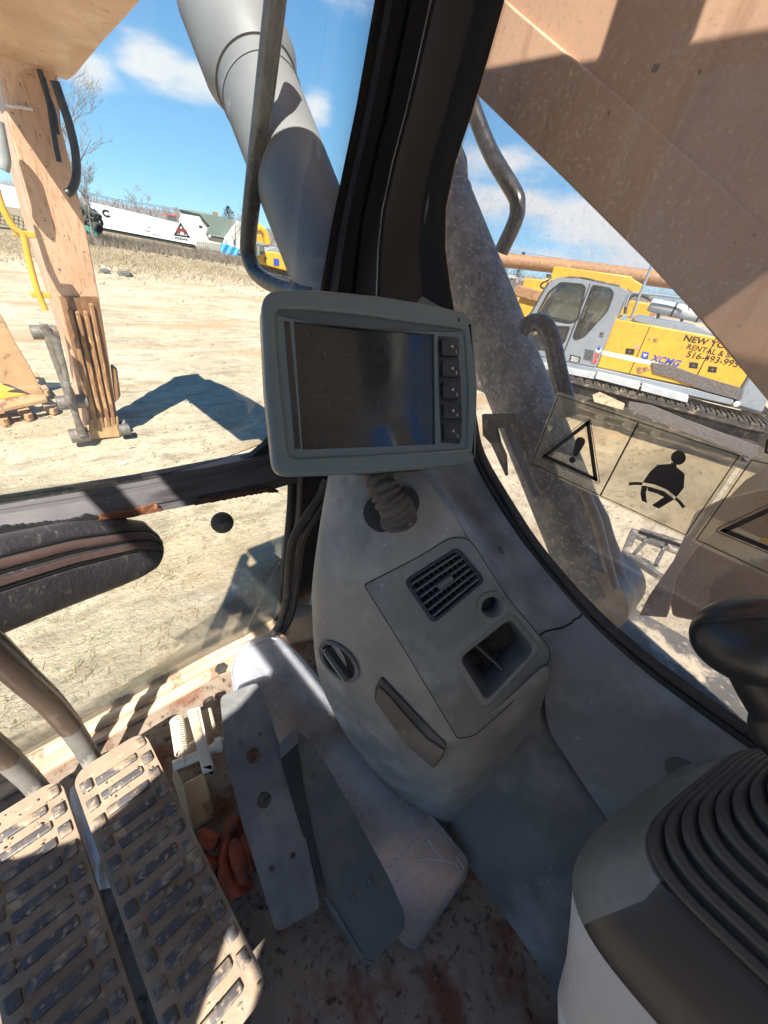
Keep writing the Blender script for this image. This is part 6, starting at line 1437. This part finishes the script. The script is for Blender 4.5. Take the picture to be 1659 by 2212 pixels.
# small yellow excavator seen through the bent rail
ye = thing('crawler_excavator', 'small looking yellow excavator framed by the bent black rail', 'excavator', tuple(gp(585, 600)))
def YY(L, Y=33): return [ony(*K1(*p), Y) for p in L]
extr('engine_house', YY([(1372, 1335), (1440, 1330), (1520, 1350), (1560, 1440), (1500, 1430), (1365, 1392)]), (0, 2.4, 0), m_yel, ye, bevel=.08)
extr('cab', YY([(1338, 1290), (1395, 1290), (1405, 1345), (1365, 1350), (1340, 1365)], 32.5), (0, 1.6, 0), m_cglass, ye, bevel=.03); extr('cab_frame', YY([(1338, 1286), (1400, 1286), (1402, 1296), (1338, 1296)], 32.4), (0, 1.8, 0), m_xgrey, ye)
extr('cab_frame', YY([(1362, 1290), (1370, 1290), (1372, 1350), (1364, 1350)], 32.4), (0, .1, 0), m_xgrey, ye)
tube('arm', YY([(1345, 1215), (1370, 1205), (1400, 1235), (1415, 1290)], 34), .28, m_yel, ye, curve=3, seg=10); extr('boom', YY([(1345, 1240), (1395, 1245), (1405, 1290), (1345, 1285)], 35), (0, .5, 0), m_yel, ye, bevel=.05)
extr('hood', YY([(1400, 1322), (1450, 1305), (1530, 1330), (1530, 1350), (1400, 1340)], 33.2), (0, 2, 0), m_xgrey, ye, bevel=.05)
extr('undercarriage', YY([(1370, 1392), (1520, 1432), (1540, 1480), (1420, 1450), (1380, 1420)], 33.3), (0, 2, 0), m_xdark, ye, bevel=.08)
text('lettering', '3', Fr(ony(*K1(1395, 1385), 32.95), (1, 0, 0), (0, 0, 1)), 0, 0, .45, m_ink, ye, bold=.02)
plate('badge', Fr(ony(*K1(1462, 1388), 32.95), (1, 0, 0), (0, 0, 1)), [(-.25, -.2), (.25, -.2), (.25, .25), (-.25, .25)], .02, m_blue, ye)
# bucket resting on the ground left of the arm
bk_ = thing('digging_bucket', 'tan steel bucket with worn teeth lying left of the arm', 'bucket', (-.6, 7.2, 0))
m_bkt = M('worn_bucket_paint', (.42, .26, .13), (.34, .20, .10), sc=5, rough=.65, bump=.25, c3=(.18, .09, .05), t3=(.56, .64), s3=7)
def BY(L, Y=7.3): return [ony(x, y, Y) for x, y in L]
extr('side_plate', BY([(-12, 660), (8, 690), (30, 735), (70, 802), (95, 850), (88, 858), (60, 850), (20, 832), (-14, 824)]), (0, .06, 0), m_bkt, bk_, bevel=.01)
extr('back_wall', BY([(-300, 560), (-12, 660), (-14, 824), (-300, 900)], 7.9), (0, .06, 0), m_bkt, bk_, bevel=.01)
extr('inner_floor', [ony(-20, 822, 7.9), ony(62, 850, 7.36), ony(0, 862, 7.2), ony(-200, 880, 7.2)], (0, 0, -.04), m_yel, bk_)
extr('lip', [ony(-200, 890, 7.05), ony(0, 863, 7.12), ony(62, 851, 7.22), ony(98, 852, 7.28), ony(102, 862, 7.2), ony(0, 884, 7.0), ony(-200, 915, 6.95)], (0, 0, -.05), m_bkt, bk_, bevel=.01)
for L in ([(68, 806), (80, 802), (92, 822), (107, 842), (100, 846), (88, 840)], [(84, 858), (98, 856), (118, 868), (124, 880), (112, 885), (96, 880)], [(30, 872), (44, 868), (64, 882), (70, 893), (58, 898), (40, 890)], [(-20, 884), (-6, 880), (12, 892), (18, 904), (4, 908), (-12, 900)]):
    extr('tooth', [onz(x, y, .12) for x, y in roundp(L, 3, 2)], (0, 0, -.09), m_bkt, bk_, bevel=.012)
for x, y in [(80, 822), (84, 833)]: tube('bolt', [ony(x, y, 7.28), ony(x, y, 7.24)], .022, m_rustd, bk_, seg=8)
cb = tube('cable', [gp(x, y)+Vector((0, 0, .02)) for x, y in [(-30, 885), (30, 897), (90, 905), (160, 907), (230, 906), (300, 903), (330, 905)]], .007, m_steel, curve=6, seg=6)
tag(cb, 'thin grey cable lying across the sand under the arm tip', 'cable')
